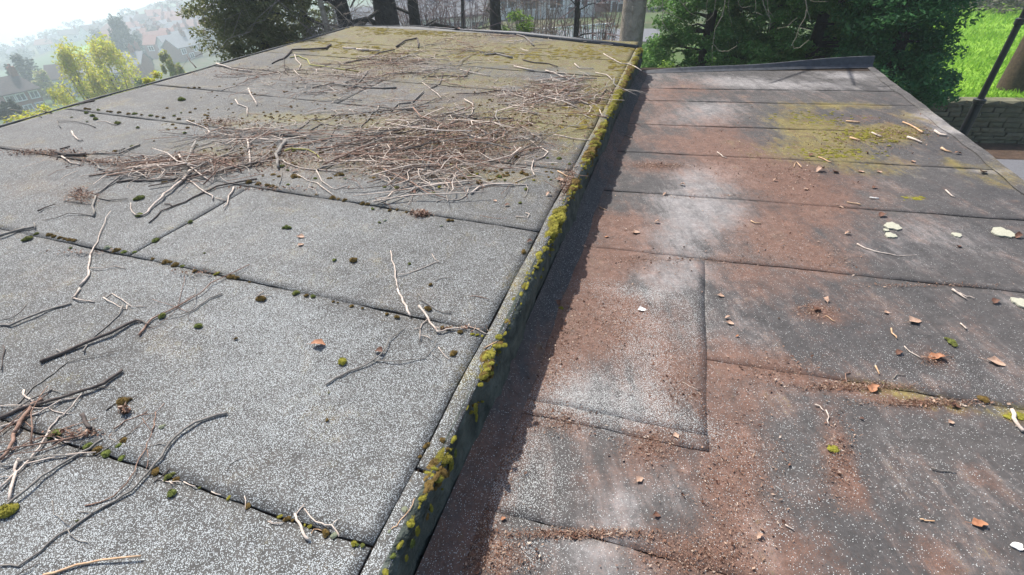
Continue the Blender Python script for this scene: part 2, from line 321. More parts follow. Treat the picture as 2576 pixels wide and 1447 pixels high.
# ---- upper roof
up = thing('upper_flat_roof', 'higher grey felt roof on the left, scattered with fallen sticks and moss', 'flat roof', PL(4, -3, -1.2))
US = [uv(L(*q))[0] for q in ((700, 1299), (700, 726), (700, 483), (700, 342), (700, 246))]
vb = uv(L(1220, 845))[1]                      # lap line of the edge strip
US = [-1.2, -.35]+US
while US[-1] < 7.6: US.append(US[-1]+.93)
US[-1] = 8.45
VLW = -5.62
v_lap = uv(L(335, 637))[1]; v_lap2 = uv(L(640, 470))[1]
for i in range(len(US)-1):
    u0, u1 = US[i], US[i+1]
    base = (.21+.022*i, .11+.022*i, .42-.042*i, .12)
    ug = dict(g=.0032 if i < 4 else .005 if i < 7 else .0065)
    if abs(i-3) < .5:                         # the strip with an end lap
        vm = (v_lap+v_lap2)/2
        sheet(up, PL, u0, u1, VLW, vm, M['felt_up'], UPP, base, **ug); sheet(up, PL, u0, u1, vm, vb, M['felt_up'], UPP, base, **ug)
    elif i == 6:
        sheet(up, PL, u0, u1, VLW, -3.2, M['felt_up'], UPP, base, **ug); sheet(up, PL, u0, u1, -3.2, vb, M['felt_up'], UPP, base, **ug)
    else: sheet(up, PL, u0, u1, VLW, vb, M['felt_up'], UPP, base, **ug)
ue = [-1.2, uv(L(1100, 1185))[0]-.02, 3.1, 5.4, 7.97]
for a, b in zip(ue[:-1], ue[1:]):
    sheet(up, PL, a, b, vb, VE+.012, M['felt_up'], UPP, (.12, .22, .30, .15), g=.004, step=.03, name='edge_strip', dz=.004)
# deck, kerbs, step face, walls
def prism(f, pts, zt, zb):                    # a slab between two heights over a roof outline
    n = len(pts); V = [f(u, v, zt) for u, v in pts]+[f(u, v, zb) for u, v in pts]
    return V, [tuple(range(n))[::-1]]+[tuple(range(n, 2*n))]+[(i, (i+1) % n, n+(i+1) % n, n+i) for i in range(n)]
outl = [(-1.25, VE), (-1.25, -5.66), (8.4, -5.66), (8.74, -4.6), (8.47, -2.6), (7.97, VE)]
V, F = prism(PL, outl, -.009, -.16); part('roof_deck', V, F, M['deck'], up)
# felt fills beyond the last strip towards the skewed far edge
V = []; F = []
for (u0, v0, u1, v1, u2, v2, u3, v3) in ((8.45, -5.64, 8.74, -4.6, 8.72, -4.6, 8.45, -4.6),):
    V = [PL(8.455, -5.55, .002), PL(8.73, -4.6, .002), PL(8.455, -2.6, .002)]; F = [(0, 1, 2)]
part('felt_offcut', V, [(0, 2, 1)], M['felt_up'], up)
# far edge kerb, low and rounded
kb = MB(); kp = [(8.44, -5.62), (8.75, -4.62), (8.62, -3.8), (8.47, -2.6), (8.25, -1.7), (7.97, -.6)]
kb.tube([PL(u, v, .01) for u, v in kp], [.006, .007, .012, .045, .045, .03], 8); part('far_kerb', kb.V, kb.F, M['black_felt'], up, True)
kb = MB(); kb.tube([PL(u, -5.67+.015*math.sin(u*3), .0) for u in np.linspace(-1.2, 8.44, 40)], [.009+.003*math.sin(k*1.7) for k in range(40)], 8); part('left_welt', kb.V, kb.F, M['felt_up'], up, True)
# face of the step, slightly ragged
NU = 200; V = []; uu = np.linspace(-1.25, 7.98, NU)
for k, u in enumerate(uu):
    wb = .006*math.sin(u*9)+.004*math.sin(u*23+1)+.003*math.sin(u*61)
    top = PL(u, VE+.006+wb*.3, .004); V.append(PL(u, VE-.012, .006)); V.append(top)
    bz = PR(u, VE)[2]
    for t_ in (.12, .3, .55, .78):
        x, y = xy(u, VE+.02+wb*(1-t_)+.012*math.sin(t_*3+u*4)+rng.normal(0, .0035)); V.append(np.array([x, y, top[2]*(1-t_)+bz*t_]))
F = [(k*6+j, k*6+j+1, (k+1)*6+j+1, (k+1)*6+j) for k in range(NU-1) for j in range(5)]
F = [tuple(reversed(q)) for q in F]
part('step_face', V, [tuple(reversed(q)) for q in F], M['upstand'], up, True)
wl = thing('upper_building', 'plain rendered outbuilding carrying the higher flat roof', 'building', PL(3.6, -3.1, -3.2))
V, F = prism(PL, [(-1.15, VE-.04), (-1.15, -5.58), (8.34, -5.58), (8.62, -4.6), (8.4, -2.6), (7.9, VE-.04)], -.17, -3.6); part('wall', V, F, M['wood'], wl)

# ---- lower roof
lo = thing('lower_flat_roof', 'lower dark felt roof on the right with brown leaf dust and pale stains', 'flat roof', PR(4, 1, -1.2))
ul = [uv(RR(2000, y))[0] for y in (1492, 941, 678, 515, 404, 327, 262)]
ul = [-1.2, -.12]+ul+[ul[-1]+.62]
VR = 2.58; v0r = uv(RR(1775, 900))[1]; useam = uv(RR(1553, 1052))[0]
def usl(u): return u
base = (.31, .03, .02, .27)
for i in range(len(ul)-1):
    a, b = ul[i], ul[i+1]
    if i == 2 or i == 3:
        sheet(lo, PR, a, b, v0r-.02 if i == 3 else VE+.085, VR, M['felt_low'], LOWP, base, g=.0012, rise=.5)
    else: sheet(lo, PR, a, b, VE+.085, VR, M['felt_low'], LOWP, base, g=.0014 if i < 7 else .003)
ud = uv(RR(1778, 1135))[0]
sheet(lo, PR, ud, useam, VE+.085, v0r, M['felt_low'], LOWP, base, g=-.003, dz=.0030, rise=.3, seamclear=False)
sheet(lo, PR, useam, ul[4], VE+.085, v0r, M['felt_low'], LOWP, base, g=-.001, dz=.0042, rise=.3, seamclear=False)
sheet(lo, PR, ul[-1], 8.2, VE+.085, VR, M['felt_low'], LOWP, (.15, .05, .02, .3), g=.006)
V, F = prism(PR, [(-1.25, VE+.01), (8.42, VE+.01), (8.5, VR+.02), (-1.25, VR+.02)][::-1], -.006, -.15); part('roof_deck', V, F, M['deck'], lo)
# flashing that turns from the roof up against the step
V = []; uu = np.linspace(-1.25, 7.99, 160)
for u in uu:
    k = .008*math.sin(u*5.1)+.004*math.sin(u*17)
    for dv, dz in ((.0, .10), (.024, .062), (.055, .028), (.10, .012), (.125+k, .008), (.128+k, .0)):
        V.append(PR(u, VE+.02+dv*(.9), dz))
F = [(k*6+j, (k+1)*6+j, (k+1)*6+j+1, k*6+j+1) for k in range(159) for j in range(5)]
fo = part('upstand_flashing', V, F, M['felt_low'], lo, True)
UU = np.repeat(uu, 6); VV = np.full(len(UU), VE+.06); st = stain(UU, VV, LOWP, (.0, .0, .30, 0)); st[:, 0] = .35+.3*np.sin(UU*1.7); st[:, 2] = .03+.10*(.5+.5*np.sin(UU*3))
a_ = fo.data.color_attributes.new('stain', 'FLOAT_COLOR', 'POINT'); a_.data.foreach_set('color', st.astype(np.float32).ravel())
# end kerb flashing: low at the step, taller at the outer end
V = []; n = 30
for k in range(n):
    t_ = k/(n-1); v = VE+.03+t_*(VR-.62-VE+.6); u = 8.0+.42*t_+.05*math.sin(t_*2.5)
    h = .02+.115*t_+.012*math.sin(t_*9)
    for du, dz in ((-.07, .006), (-.03, .015+h*.2), (0., h), (.035, h+.002), (.05, -.1)): V.append(PR(u+du, v, dz))
F = [(k*5+j, (k+1)*5+j, (k+1)*5+j+1, k*5+j+1) for k in range(n-1) for j in range(4)]+[(0, 1, 2, 3, 4)[::-1], tuple((n-1)*5+j for j in range(5))]
part('end_kerb', V, [tuple(reversed(q)) for q in F], M['black_felt'], lo)
# outer edge trim
V = []; n = 120
for k, u in enumerate(np.linspace(-1.2, 8.45, n)):
    wv = .006*math.sin(u*4.)+.004*math.sin(u*13)
    for dv, dz in ((-.075+wv*2, .006), (-.03, .014), (.012+wv, .018), (.03+wv, .0), (.03, -.14)): V.append(PR(u, VR+dv, dz))
F = [(k*5+j, (k+1)*5+j, (k+1)*5+j+1, k*5+j+1) for k in range(n-1) for j in range(4)]
et = part('edge_trim', V, F, M['felt_low'], lo)
UU = np.repeat(np.linspace(-1.2, 8.45, n), 5); st = stain(UU, np.full(len(UU), VR-.03), LOWP, (.05, .12, .02, .3))
a_ = et.data.color_attributes.new('stain', 'FLOAT_COLOR', 'POINT'); a_.data.foreach_set('color', st.astype(np.float32).ravel())
wr = thing('lower_building', 'plain outbuilding carrying the lower flat roof', 'building', PR(3.6, 1, -3.2))
V, F = prism(PR, [(-1.15, VE+.05), (8.35, VE+.05), (8.4, VR-.08), (-1.15, VR-.08)][::-1], -.16, -3.5); part('wall', V, F, M['wood'], wr)

# ------------------------------------------------------------------ the land round the building
def interp(x, xs, ys): return float(np.interp(x, xs, ys))
def ground_z(x, y):
    d = math.hypot(x, y); az = math.degrees(math.atan2(x, y))
    zf = interp(d, [0, 21, 40, 80, 150, 300, 700, 1500, 4000], [-5.1, -5.1, -5.2, -7, -10.5, -19, -40, -80, -190])
    rz = -450*math.tan(R_(interp(az, [-70, -43, -37, -30, -20, -8], [7, 5.5, 4.4, 2.9, 2.4, 2.2])))
    zv = interp(d, [0, 12, 30, 60, 110, 165, 240, 330, 450, 560, 1000, 4000], [-5.1, -5.1, -8.5, -13.2, -19.5, -23.2, (rz*.45-14), (rz*.75-6), rz, rz-14, -120, -310])
    w_ = interp(abs(az+52), [0, 33, 52], [1, 1, 0]); z = zf*(1-w_)+zv*w_
    if d > 60: z += (math.sin(x*.021+1)*math.sin(y*.017)*1.6+math.sin(x*.006+y*.008)*2.5)*min(1, (d-60)/200)
    return z
def ground_hit(x, y):
    r = ray(x, y); r = r/np.linalg.norm(r); t = 3.
    while t < 5000:
        p = r*t
        if p[2] < ground_z(p[0], p[1]): return p
        t *= 1.004
    return r*5000
rings = np.concatenate([np.linspace(1.5, 40, 30), np.geomspace(43, 4200, 62)]); NA = 220
V = [(0, 0, -5.1)]; F = []
for d in rings:
    for k in range(NA):
        a = 2*math.pi*k/NA; x, y = d*math.sin(a), d*math.cos(a); V.append((x, y, ground_z(x, y)))
for k in range(NA): F.append((0, 1+(k+1) % NA, 1+k))
for i in range(len(rings)-1):
    for k in range(NA): F.append((1+i*NA+k, 1+i*NA+(k+1) % NA, 1+(i+1)*NA+(k+1) % NA, 1+(i+1)*NA+k))
t = NT('valley_ground'); p = t.pos(); a = t.noise(p, .018, 4); b = t.noise(p, .4, 5)
c = t.mix(t.ramp(a, .45, .55), (.07, .12, .03), (.10, .085, .05)); c = t.mix(t.ramp(b, .4, .65), c, (.05, .07, .03)); t.bsdf(c, .95, .1, t.bump(b, .5, .2)); M['ground'] = t.m
go = link('ground', mesh('ground', V, F, M['ground'], True)); tag(go, kind='structure')

def leafcloud(C, S, size, seed, N, droop=0., elong=2.2, flat=.5, shell=.0):
    # leaves as small faces gathered in clumps C (centres) with radii S
    r = np.random.default_rng(seed); C = np.asarray(C, float); S = np.asarray(S, float)
    ix = r.integers(0, len(C), N); d = r.normal(0, 1, (N, 3)); d /= np.linalg.norm(d, axis=1)[:, None]
    rad = r.uniform(shell, 1, N)**.5; P = C[ix]+d*(rad[:, None])*S[ix]
    a = r.uniform(0, 6.283, N); e1 = np.column_stack([np.cos(a), np.sin(a), r.normal(0, .35, N)-droop]); e1 /= np.linalg.norm(e1, axis=1)[:, None]
    nn = r.normal(0, 1, (N, 3)); nn[:, 2] = abs(nn[:, 2])+flat; e2 = np.cross(e1, nn); e2 /= np.linalg.norm(e2, axis=1)[:, None]
    s = size*r.uniform(.55, 1.35, N)[:, None]
    V = np.stack([P-e1*s*.5, P+e2*s*.5/elong+e1*s*.05, P+e1*s*.5, P-e2*s*.5/elong+e1*s*.05], 1).reshape(-1, 3)
    return V, np.arange(4*N).reshape(N, 4)
# foliage colours
M['con_a'] = leafmat('conifer_green', [(.09, .21, .06), (.16, .33, .08), (.12, .25, .06), (.26, .38, .12)], .5)
M['con_b'] = leafmat('conifer_dark', [(.045, .14, .055), (.075, .20, .07), (.10, .25, .085), (.055, .155, .06)], .45)
M['con_c'] = leafmat('conifer_olive', [(.09, .115, .04), (.18, .19, .07), (.13, .15, .05), (.26, .24, .11)], .45)
M['willow'] = leafmat('willow_leaves', [(.40, .46, .03), (.55, .58, .05), (.50, .42, .08), (.62, .60, .08)], .5)
M['spring'] = leafmat('spring_leaves', [(.28, .34, .08), (.38, .42, .12), (.42, .34, .18), (.46, .50, .14)], .5)
M['lime'] = leafmat('lime_leaves', [(.10, .22, .03), (.20, .34, .04), (.30, .40, .07)], .45)
M['far_t'] = leafmat('far_leaves', [(.03, .05, .03), (.06, .075, .05), (.05, .07, .03)], .2)
M['far_b'] = leafmat('far_twigs', [(.09, .075, .06), (.13, .11, .09), (.10, .10, .05)], .2)
M['grass'] = leafmat('grass_blades', [(.16, .32, .02), (.24, .44, .035), (.32, .50, .06)], .4, .7)
M['bark_l'] = simple('grey_bark', (.30, .25, .19), (.56, .48, .39), 9, .9, .9, .05)
M['bark_d'] = simple('dark_bark', (.03, .028, .025), (.075, .07, .062), 9, .9, .9, .05)
M['bark_b'] = simple('brown_bark', (.06, .04, .027), (.115, .078, .052), 14, .9, .9, .05)
M['twig_b'] = simple('bare_twig', (.16, .125, .10), (.30, .25, .21), 12, .85, .2)
M['twig_v'] = simple('mauve_twig', (.15, .10, .095), (.26, .19, .18), 12, .85, .2)
M['twig_h'] = simple('pale_hanging_twig', (.20, .175, .13), (.33, .29, .22), 12, .8, .2)

def conifer(label, x, d, rad, mat, seed, top=4.2, n=125000, squash=1.):
    r = np.random.default_rng(seed); b = at(x, 300, d); bz = ground_z(b[0], b[1])
    root = thing('conifer', label, 'tree', (b[0], b[1], bz), 'conifers behind the roofs')
    mb = MB(); mb.tube([(b[0], b[1], bz), (b[0]+.1, b[1], bz+4), (b[0], b[1], top-.5)], [.17, .11, .03], 8); part('trunk', mb.V, mb.F, M['bark_d'], root)
    C = []; S = []
    for k in range(760):
        h = r.uniform(0, 1)**.85; z = bz+.35+h*(top-bz-.3); rr = rad*(1-h**2.2)**.6*(.9+.16*math.sin(5*h*6))
        a = r.uniform(0, 6.283); q = r.uniform(.5, 1.04)+.22*(k % 9 == 0); s = r.uniform(.14, .34)
        C.append((b[0]+rr*q*math.cos(a), b[1]+rr*q*math.sin(a), z-.12*q)); S.append((s*1.25, s*1.25, s*.62))
    V, F = leafcloud(C, S, .088, seed, int(n*1.25), .55, 2.4, .4); part('crown', V, F, mat, root)
    mb = MB()                                    # the limbs that carry the sprays
    for k in range(0, 760, 7):
        c = C[k]; mb.tube([(b[0], b[1], c[2]+.1), ((b[0]+c[0])/2, (b[1]+c[1])/2, c[2]+.12), c], [.03, .02, .006], 4)
    part('limbs', mb.V, mb.F, M['bark_d'], root, kind='stuff')
    return root
conifer('mid-green feathery conifer right behind the corner of the upper roof', 1735, 13.6, 1.75, M['con_a'], 3)
conifer('large green conifer with drooping sprays behind the middle of the lower roof', 1985, 13.4, 1.95, M['con_a'], 4, 4.6, 150000)
conifer('shaded conifer filling the gap behind the large one', 1880, 15.6, 1.9, M['con_b'], 14, 4.2, 70000)
conifer('shaded conifer filling the gap behind the darkest one', 2110, 15.2, 1.5, M['con_b'], 15, 4.2, 70000)
conifer('darkest conifer, its ragged right side standing out against the bright grass', 2178, 12.0, 1.06, M['con_b'], 5, 4., 120000)
conifer('olive conifer with feathery tips rising at the left end of the upper roof', 708, 12.6, 1.0, M['con_c'], 6, 3.8, 80000)
conifer('dark conifer between the olive one and the bare trunks', 820, 15.0, 1.1, M['con_c'], 8, 3.8, 45000)

def bare(name, label, x, d, r0, h, mat, tmat, seed, limbs=10, z0=.55, lean=(0, 0), spread=2.2, twigs=5, thin=.006, group=None, cat='tree'):
    r = random.Random(seed); b = at(x, 300, d); bz = ground_z(b[0], b[1])-.1
    root = thing(name, label, cat, (b[0], b[1], bz), group)
    T = lambda t: (b[0]+lean[0]*t*h+.05*math.sin(t*5+seed), b[1]+lean[1]*t*h+.05*math.cos(t*4+seed), bz+t*h)
    mb = MB(); ts = [0, .04, .12, .3, .5, .7, .85, 1]
    mb.tube([T(t_) for t_ in ts], [r0*1.25, r0*1.05, r0*.98, r0*.92, r0*.82, r0*.6, r0*.4, r0*.12], 14); V = np.array(mb.V)
    for k in range(len(V)):                     # ribs of bark
        a = math.atan2(V[k][1]-b[1], V[k][0]-b[0]); V[k][:2] += (V[k][:2]-np.array([b[0], b[1]]))*.03*math.sin(a*7+V[k][2]*2)
    part('trunk', V, mb.F, mat, root, True)
    lb = MB(); tb = MB()
    for i in range(limbs):
        t0 = r.uniform(z0, .95); a = r.uniform(0, 6.28); l = spread*r.uniform(.5, 1.1); P = [np.array(T(t0))]; rise = r.uniform(-.12, .6)
        for k in range(5): a += r.gauss(0, .25); P.append(P[-1]+np.array([math.cos(a)*l/5, math.sin(a)*l/5, rise*l/5+r.gauss(0, .05)])); rise += r.gauss(-.04, .12)
        rr = r0*.30*(1-t0*.5)
        lb = MB(); lb.tube(P, [rr*(1-.16*k) for k in range(6)], 6); part('limb', lb.V, lb.F, mat, root)
        for k in range(twigs):
            q = P[r.randint(2, 5)]; b2 = a+r.uniform(-1.3, 1.3); l2 = l*r.uniform(.25, .6); Q = [q]; z2 = r.uniform(-.8, .35)
            for j in range(4): b2 += r.gauss(0, .35); Q.append(Q[-1]+np.array([math.cos(b2)*l2/4, math.sin(b2)*l2/4, z2*l2/4])); z2 += r.gauss(0, .2)
            tb.tube(Q, [thin*1.5, thin*1.3, thin, thin*.8, thin*.5], 3)
            for j in range(2):
                q = Q[r.randint(1, 4)]; c2 = b2+r.uniform(-1.2, 1.2); l3 = l2*.5; tb.tube([q, q+np.array([math.cos(c2)*l3*.5, math.sin(c2)*l3*.5, -.1*l3]), q+np.array([math.cos(c2+.3)*l3, math.sin(c2+.3)*l3, -.4*l3])], [thin*.8, thin*.6, thin*.35], 3)
    if limbs: part('twigs', tb.V, tb.F, tmat, root, kind='stuff')
    return root
BT = 'bare trees behind the far end of the roofs'
bare('bare_tree', 'dark leaning trunk, leftmost of the three close together behind the far kerb', 932, 12.6, .23, 6.6, M['bark_d'], M['twig_b'], 1, 12, .35, (-.02, 0), 2.4, 6, group=BT)
bare('bare_tree', 'thickest dark trunk, in the middle of the three behind the far kerb', 1026, 12.9, .36, 7.2, M['bark_d'], M['twig_b'], 2, 12, .4, (-.02, 0), 2.0, 6, group=BT)
bare('bare_tree', 'slimmer dark trunk at the right of the three behind the far kerb', 1088, 13.4, .19, 6.6, M['bark_d'], M['twig_v'], 3, 12, .3, (-.03, 0), 2.4, 6, group=BT)
bare('bare_tree', 'dark forked tree with ivy beside the lime green shrub', 1256, 14.2, .19, 7, M['bark_d'], M['twig_b'], 4, 16, .22, (0, 0), 2.4, 7, group=BT)
bare('bare_tree', 'slim twiggy tree in front of the pale street', 1437, 13.2, .085, 7, M['bark_d'], M['twig_v'], 5, 22, .2, (.0, 0), 1.5, 8, group=BT)
bare('bare_tree', 'slim pale trunk leaning left of the three dark ones', 905, 12.2, .085, 6.4, M['bark_l'], M['twig_b'], 21, 8, .4, (-.06, 0), 1.4, 5, group=BT)
bare('bare_tree', 'thin grey trunk standing in the mauve twigs', 1175, 14.8, .07, 6.2, M['bark_d'], M['twig_v'], 22, 14, .25, (.03, 0), 1.3, 6, group=BT)
t6 = bare('bare_tree', 'stout pale grey trunk by the corner of the roof, with twigs hanging to its right', 1562, 12.3, .30, 8.6, M['bark_l'], M['twig_b'], 6, 10, .55, (.004, 0), 2.6, 5, group=BT)
HANG = '''13 10 1300,0 1280,120 1230,260 1180,450
13 9 1165,0 1130,130 1120,200 1150,240 1180,232
13 8 1120,200 1110,260 1160,360
13 9 1195,60 1180,230 1130,370
13 13 1490,-20 1495,120 1490,240 1480,320
13 8 1500,110 1600,160 1700,200
13 8 1492,230 1540,300 1585,370
13 10 1640,-10 1700,40 1790,22
13 8 1700,45 1750,120 1850,170
13 10 1945,-10 1930,100 1930,190
13 10 2030,-10 2000,150 1940,210 1870,230
13 15 2125,-20 2090,160 2020,300 1995,440 2060,515 2150,515 2240,460
13 9 1992,460 1988,540 1995,640
13 9 2160,-10 2150,50 2170,180 2190,270
13 10 2420,-20 2430,60 2420,120 2500,160
13 12 2490,-20 2510,60 2540,140 2576,200
14 10 0,-20 10,100 70,185
14 15 380,-20 400,80 380,180 320,280 290,380 255,440 270,490 330,480 420,400
14 8 320,285 430,300
14 8 300,180 200,270 100,285
14 9 395,-10 470,20 620,20
14 8 400,100 430,180 440,250
14 8 10,100 30,200 25,330
13 8 1560,-10 1400,130 1300,60
13 9 2260,-10 2250,40 2290,80 2400,60'''
for i, ln in enumerate(HANG.split('\n')):
    q = ln.split(); P = [zc(int(q[0][0]), int(q[0][1]), *map(float, k.split(','))) for k in q[2:]]; d = 8.6+.5*math.sin(i*2.1); w_ = float(q[1])*ZF
    Q = []; 
    for k in range(len(P)-1):
        for m in range(3):
            x = P[k][0]+(P[k+1][0]-P[k][0])*m/3; y = P[k][1]+(P[k+1][1]-P[k][1])*m/3; Q.append(at(x+random.uniform(-.6, .6), y+random.uniform(-.6, .6), d))
    Q.append(at(P[-1][0], P[-1][1], d))
    if P[0][1] < 5:                               # runs on up to a limb overhead
        up_ = Q[0]+np.array([random.uniform(-.1, .1), .1, .9]); Q = [up_+np.array([0, .3, .5]), up_]+Q
    R0 = .5*w_*np.linalg.norm(Q[-1])/1330*.46
    mb = MB(); mb.tube(Q, [R0*(1.25-.75*k/len(Q)) for k in range(len(Q))], 5); part('hanging_twig', mb.V, mb.F, M['twig_h'], t6, True)
tx = np.array(t6.location)
for x, z in ((1650, .9), (1800, 1.1), (1920, 1.0), (2060, 1.3), (2290, 1.2)):
    e = at(x, 0, 8.7); e[2] = z+.4; m_ = (tx+e)/2; m_[2] = 2.6; s0 = np.array([tx[0], tx[1], 3.2]); mb = MB(); mb.tube([s0, m_+np.array([0, 0, .5]), e*np.array([1, 1, 1])], [.05, .03, .012], 7); part('limb', mb.V, mb.F, M['bark_l'], t6)
SH = 'bare shrubs behind the far kerb'
for i, (x, d, h, sp, m, lab) in enumerate(((780, 13.0, 3.8, 1.3, 'twig_b', 'bare tan shrub in front of the dark conifer'), (880, 12.0, 3.9, 1.2, 'twig_b', 'bare shrub leaning between the dark conifer and the trunks'),
        (975, 14.5, 4.3, 1.3, 'twig_b', 'bare shrub seen between the first and the thickest trunk'), (1140, 15.5, 4.4, 1.7, 'twig_v', 'mauve twiggy shrub right of the three trunks'), (1200, 17.5, 4.6, 1.9, 'twig_v', 'mauve twiggy shrub left of the forked ivy tree'),
        (1370, 15.2, 4.2, 1.5, 'twig_b', 'tan twiggy shrub in front of the pale railings'), (1490, 15.0, 4.3, 1.4, 'twig_v', 'twiggy shrub left of the stout grey trunk'), (1320, 18.5, 4.8, 1.8, 'twig_b', 'tall pale shrub farther back behind the lime green bush'), (1080, 18.8, 5.2, 1.9, 'twig_v', 'tall mauve shrub farther back behind the trunks'))):
    r = random.Random(i*5+1); b = at(x, 300, d); bz = ground_z(b[0], b[1]); root = thing('bare_shrub', lab, 'shrub', (b[0], b[1], bz), SH); st = MB(); tb = MB()
    for k in range(34):
        a = r.uniform(0, 6.28); P = [np.array([b[0]+.1*math.cos(a), b[1]+.1*math.sin(a), bz])]; o = r.uniform(.1, 1)*sp
        for j in range(1, 6): t_ = j/5; P.append(np.array([b[0]+math.cos(a)*o*t_**1.3+r.gauss(0, .06), b[1]+math.sin(a)*o*t_**1.3+r.gauss(0, .06), bz+h*t_*(1-.12*t_*r.random())]))
        st.tube(P, [.022, .019, .016, .013, .009, .005], 5)
        for q in range(13):
            s0 = P[r.randint(2, 5)]; c2 = r.uniform(0, 6.28); l = r.uniform(.25, .8); z2 = r.uniform(-.5, .7); Q = [s0]
            for j in range(3): c2 += r.gauss(0, .5); z2 += r.gauss(0, .3); Q.append(Q[-1]+np.array([math.cos(c2)*l/3, math.sin(c2)*l/3, z2*l/3]))
            tb.tube(Q, [.006, .005, .004, .0025], 3)
    part('stems', st.V, st.F, M[m], root); part('twigs', tb.V, tb.F, M[m], root, kind='stuff')
def bush(name, label, cat, x, d, w_, zt, mat, n, size, seed, group=None, stem=True, zlow=None, elong=2.):
    r = np.random.default_rng(seed); b = at(x, 300, d); bz = ground_z(b[0], b[1]) if zlow is None else zlow; h = zt-bz; C = []; S = []
    for k in range(46):
        u_ = r.uniform(0, 1); a = r.uniform(0, 6.28); rr = w_*.5*math.sqrt(r.uniform(0, 1))*(1-(2*u_-1)**4)**.5; s = w_*r.uniform(.07, .16)
        C.append((b[0]+rr*math.cos(a), b[1]+rr*math.sin(a), bz+h*(.06+.88*u_))); S.append((s, s, s*.9))
    root = thing(name, label, cat, (b[0], b[1], bz), group); V, F = leafcloud(C, S, size, seed, n, .1, elong, .6); part('crown', V, F, mat, root)
    if stem:
        mb = MB()
        for k in range(0, 46, 5): mb.tube([(b[0], b[1], bz-.1), ((b[0]+C[k][0])/2, (b[1]+C[k][1])/2, (bz+C[k][2])/2+.1), C[k]], [.03*w_, .018*w_, .005*w_], 5)
        part('stems', mb.V, mb.F, M['bark_b'], root)
    return root
bush('leafy_shrub', 'lime green leafy bush between the ivy tree and the slim twiggy tree', 'shrub', 1308, 14.2, 1.15, -1.15, M['lime'], 5200, .075, 31)
bush('leafy_shrub', 'small yellow-green bush peeping over the lower roof beside the step corner', 'shrub', 1665, 11.0, 1.1, -1.86, M['lime'], 4200, .06, 32)
bush('leafy_shrub', 'low lime growth under the large conifer behind the end kerb', 'shrub', 1770, 11.2, 1.3, -1.95, M['con_a'], 4200, .07, 33)
for i, (x, d, w_, zt, lab) in enumerate(((20, 21, 3.0, -4.75, 'yellow-green bush nearest the bottom left beyond the roof edge'), (95, 22, 2.6, -3.72, 'pale yellow bush below the brick house beyond the roof edge'), (165, 24, 2.6, -3.8, 'yellow-green bush below the willow beyond the roof edge'), (440, 20, 1.2, -2.7, 'small lime bush beyond the roof edge below the pinkish-green tree'))):
    bush('leafy_shrub', lab, 'shrub', x, d, w_, zt, M['willow'], 5000, .11, 40+i, 'bushes beyond the left edge of the roof')

# ---- wall, grass, lamp post and trunk at the right
def W2(t_, off=0.): 
    a = at(2290, 250, 18.3)[:2]; b = at(2575, 254, 19.75)[:2]; d = (b-a)/np.linalg.norm(b-a); n = np.array([d[1], -d[0]]); n = n if n@a < 0 else -n
    return a+d*t_+n*off
WT = -3.92
wall = thing('stone_wall', 'low mossy rubble stone wall between the path and the bright grass', 'wall', (*W2(2), -5.1))
def stonemat():
    t = NT('mossy_stone'); p = t.pos(); g = t.n('ShaderNodeObjectInfo').outputs['Random']; c = t.mix(t.ramp(t.noise(p, 3, 4), .3, .7), (.11, .105, .07), (.21, .19, .125)); c = t.mix(t.math('MULTIPLY', g, .5), c, (.05, .065, .03))
    t.bsdf(c, .92, .1, t.bump(t.noise(p, 25, 4), .8, .02)); return t.m
M['stone'] = stonemat()
mb = MB(); c = W2(2., -.16); ang = math.atan2(W2(1)[1]-W2(0)[1], W2(1)[0]-W2(0)[0]); mb.box((c[0], c[1], (-5.3+WT-.1)/2), (13, .22, 5.3+WT-.1), ang); part('core', mb.V, mb.F, M['bark_d'], wall)
SM = []
for s_ in range(5):
    r = random.Random(s_); b = MB().box((0, 0, 0), (1, 1, 1)); V = [(v[0]+r.uniform(-.05, .05), v[1]+r.uniform(-.06, .06), v[2]+r.uniform(-.06, .06)) for v in b.V]
    V += [(r.uniform(-.1, .1), -.56+r.uniform(-.08, .03), 0)]; F = [f for f in b.F if f != (0, 1, 5, 4)]+[(0, 1, 8), (1, 5, 8), (5, 4, 8), (4, 0, 8)]; SM.append(mesh('stone', V, F, M['stone']))
z = -5.12; rr_ = random.Random(4)
while z < WT-.14:
    hc = rr_.uniform(.10, .17); t_ = -1.5+rr_.uniform(0, .2)
    while t_ < 5.4:
        l = rr_.uniform(.2, .48); p = W2(t_+l/2, -.03+rr_.uniform(0, .05)); o = link('stone', rr_.choice(SM), (p[0]-wall.location[0], p[1]-wall.location[1], z+hc/2-wall.location[2]), wall, (0, 0, ang+math.pi*(1 if (math.sin(ang)*p[0]-math.cos(ang)*p[1]) > 0 else 0)))
        o.scale = (l-.02, .24, hc-.015); t_ += l
    z += hc
t_ = -1.6
while t_ < 5.4:
    l = rr_.uniform(.5, .9); p = W2(t_+l/2, -.08); o = link('coping_stone', SM[0], (p[0]-wall.location[0], p[1]-wall.location[1], WT-.055-wall.location[2]), wall, (0, 0, ang)); o.scale = (l-.02, .42, .11); t_ += l
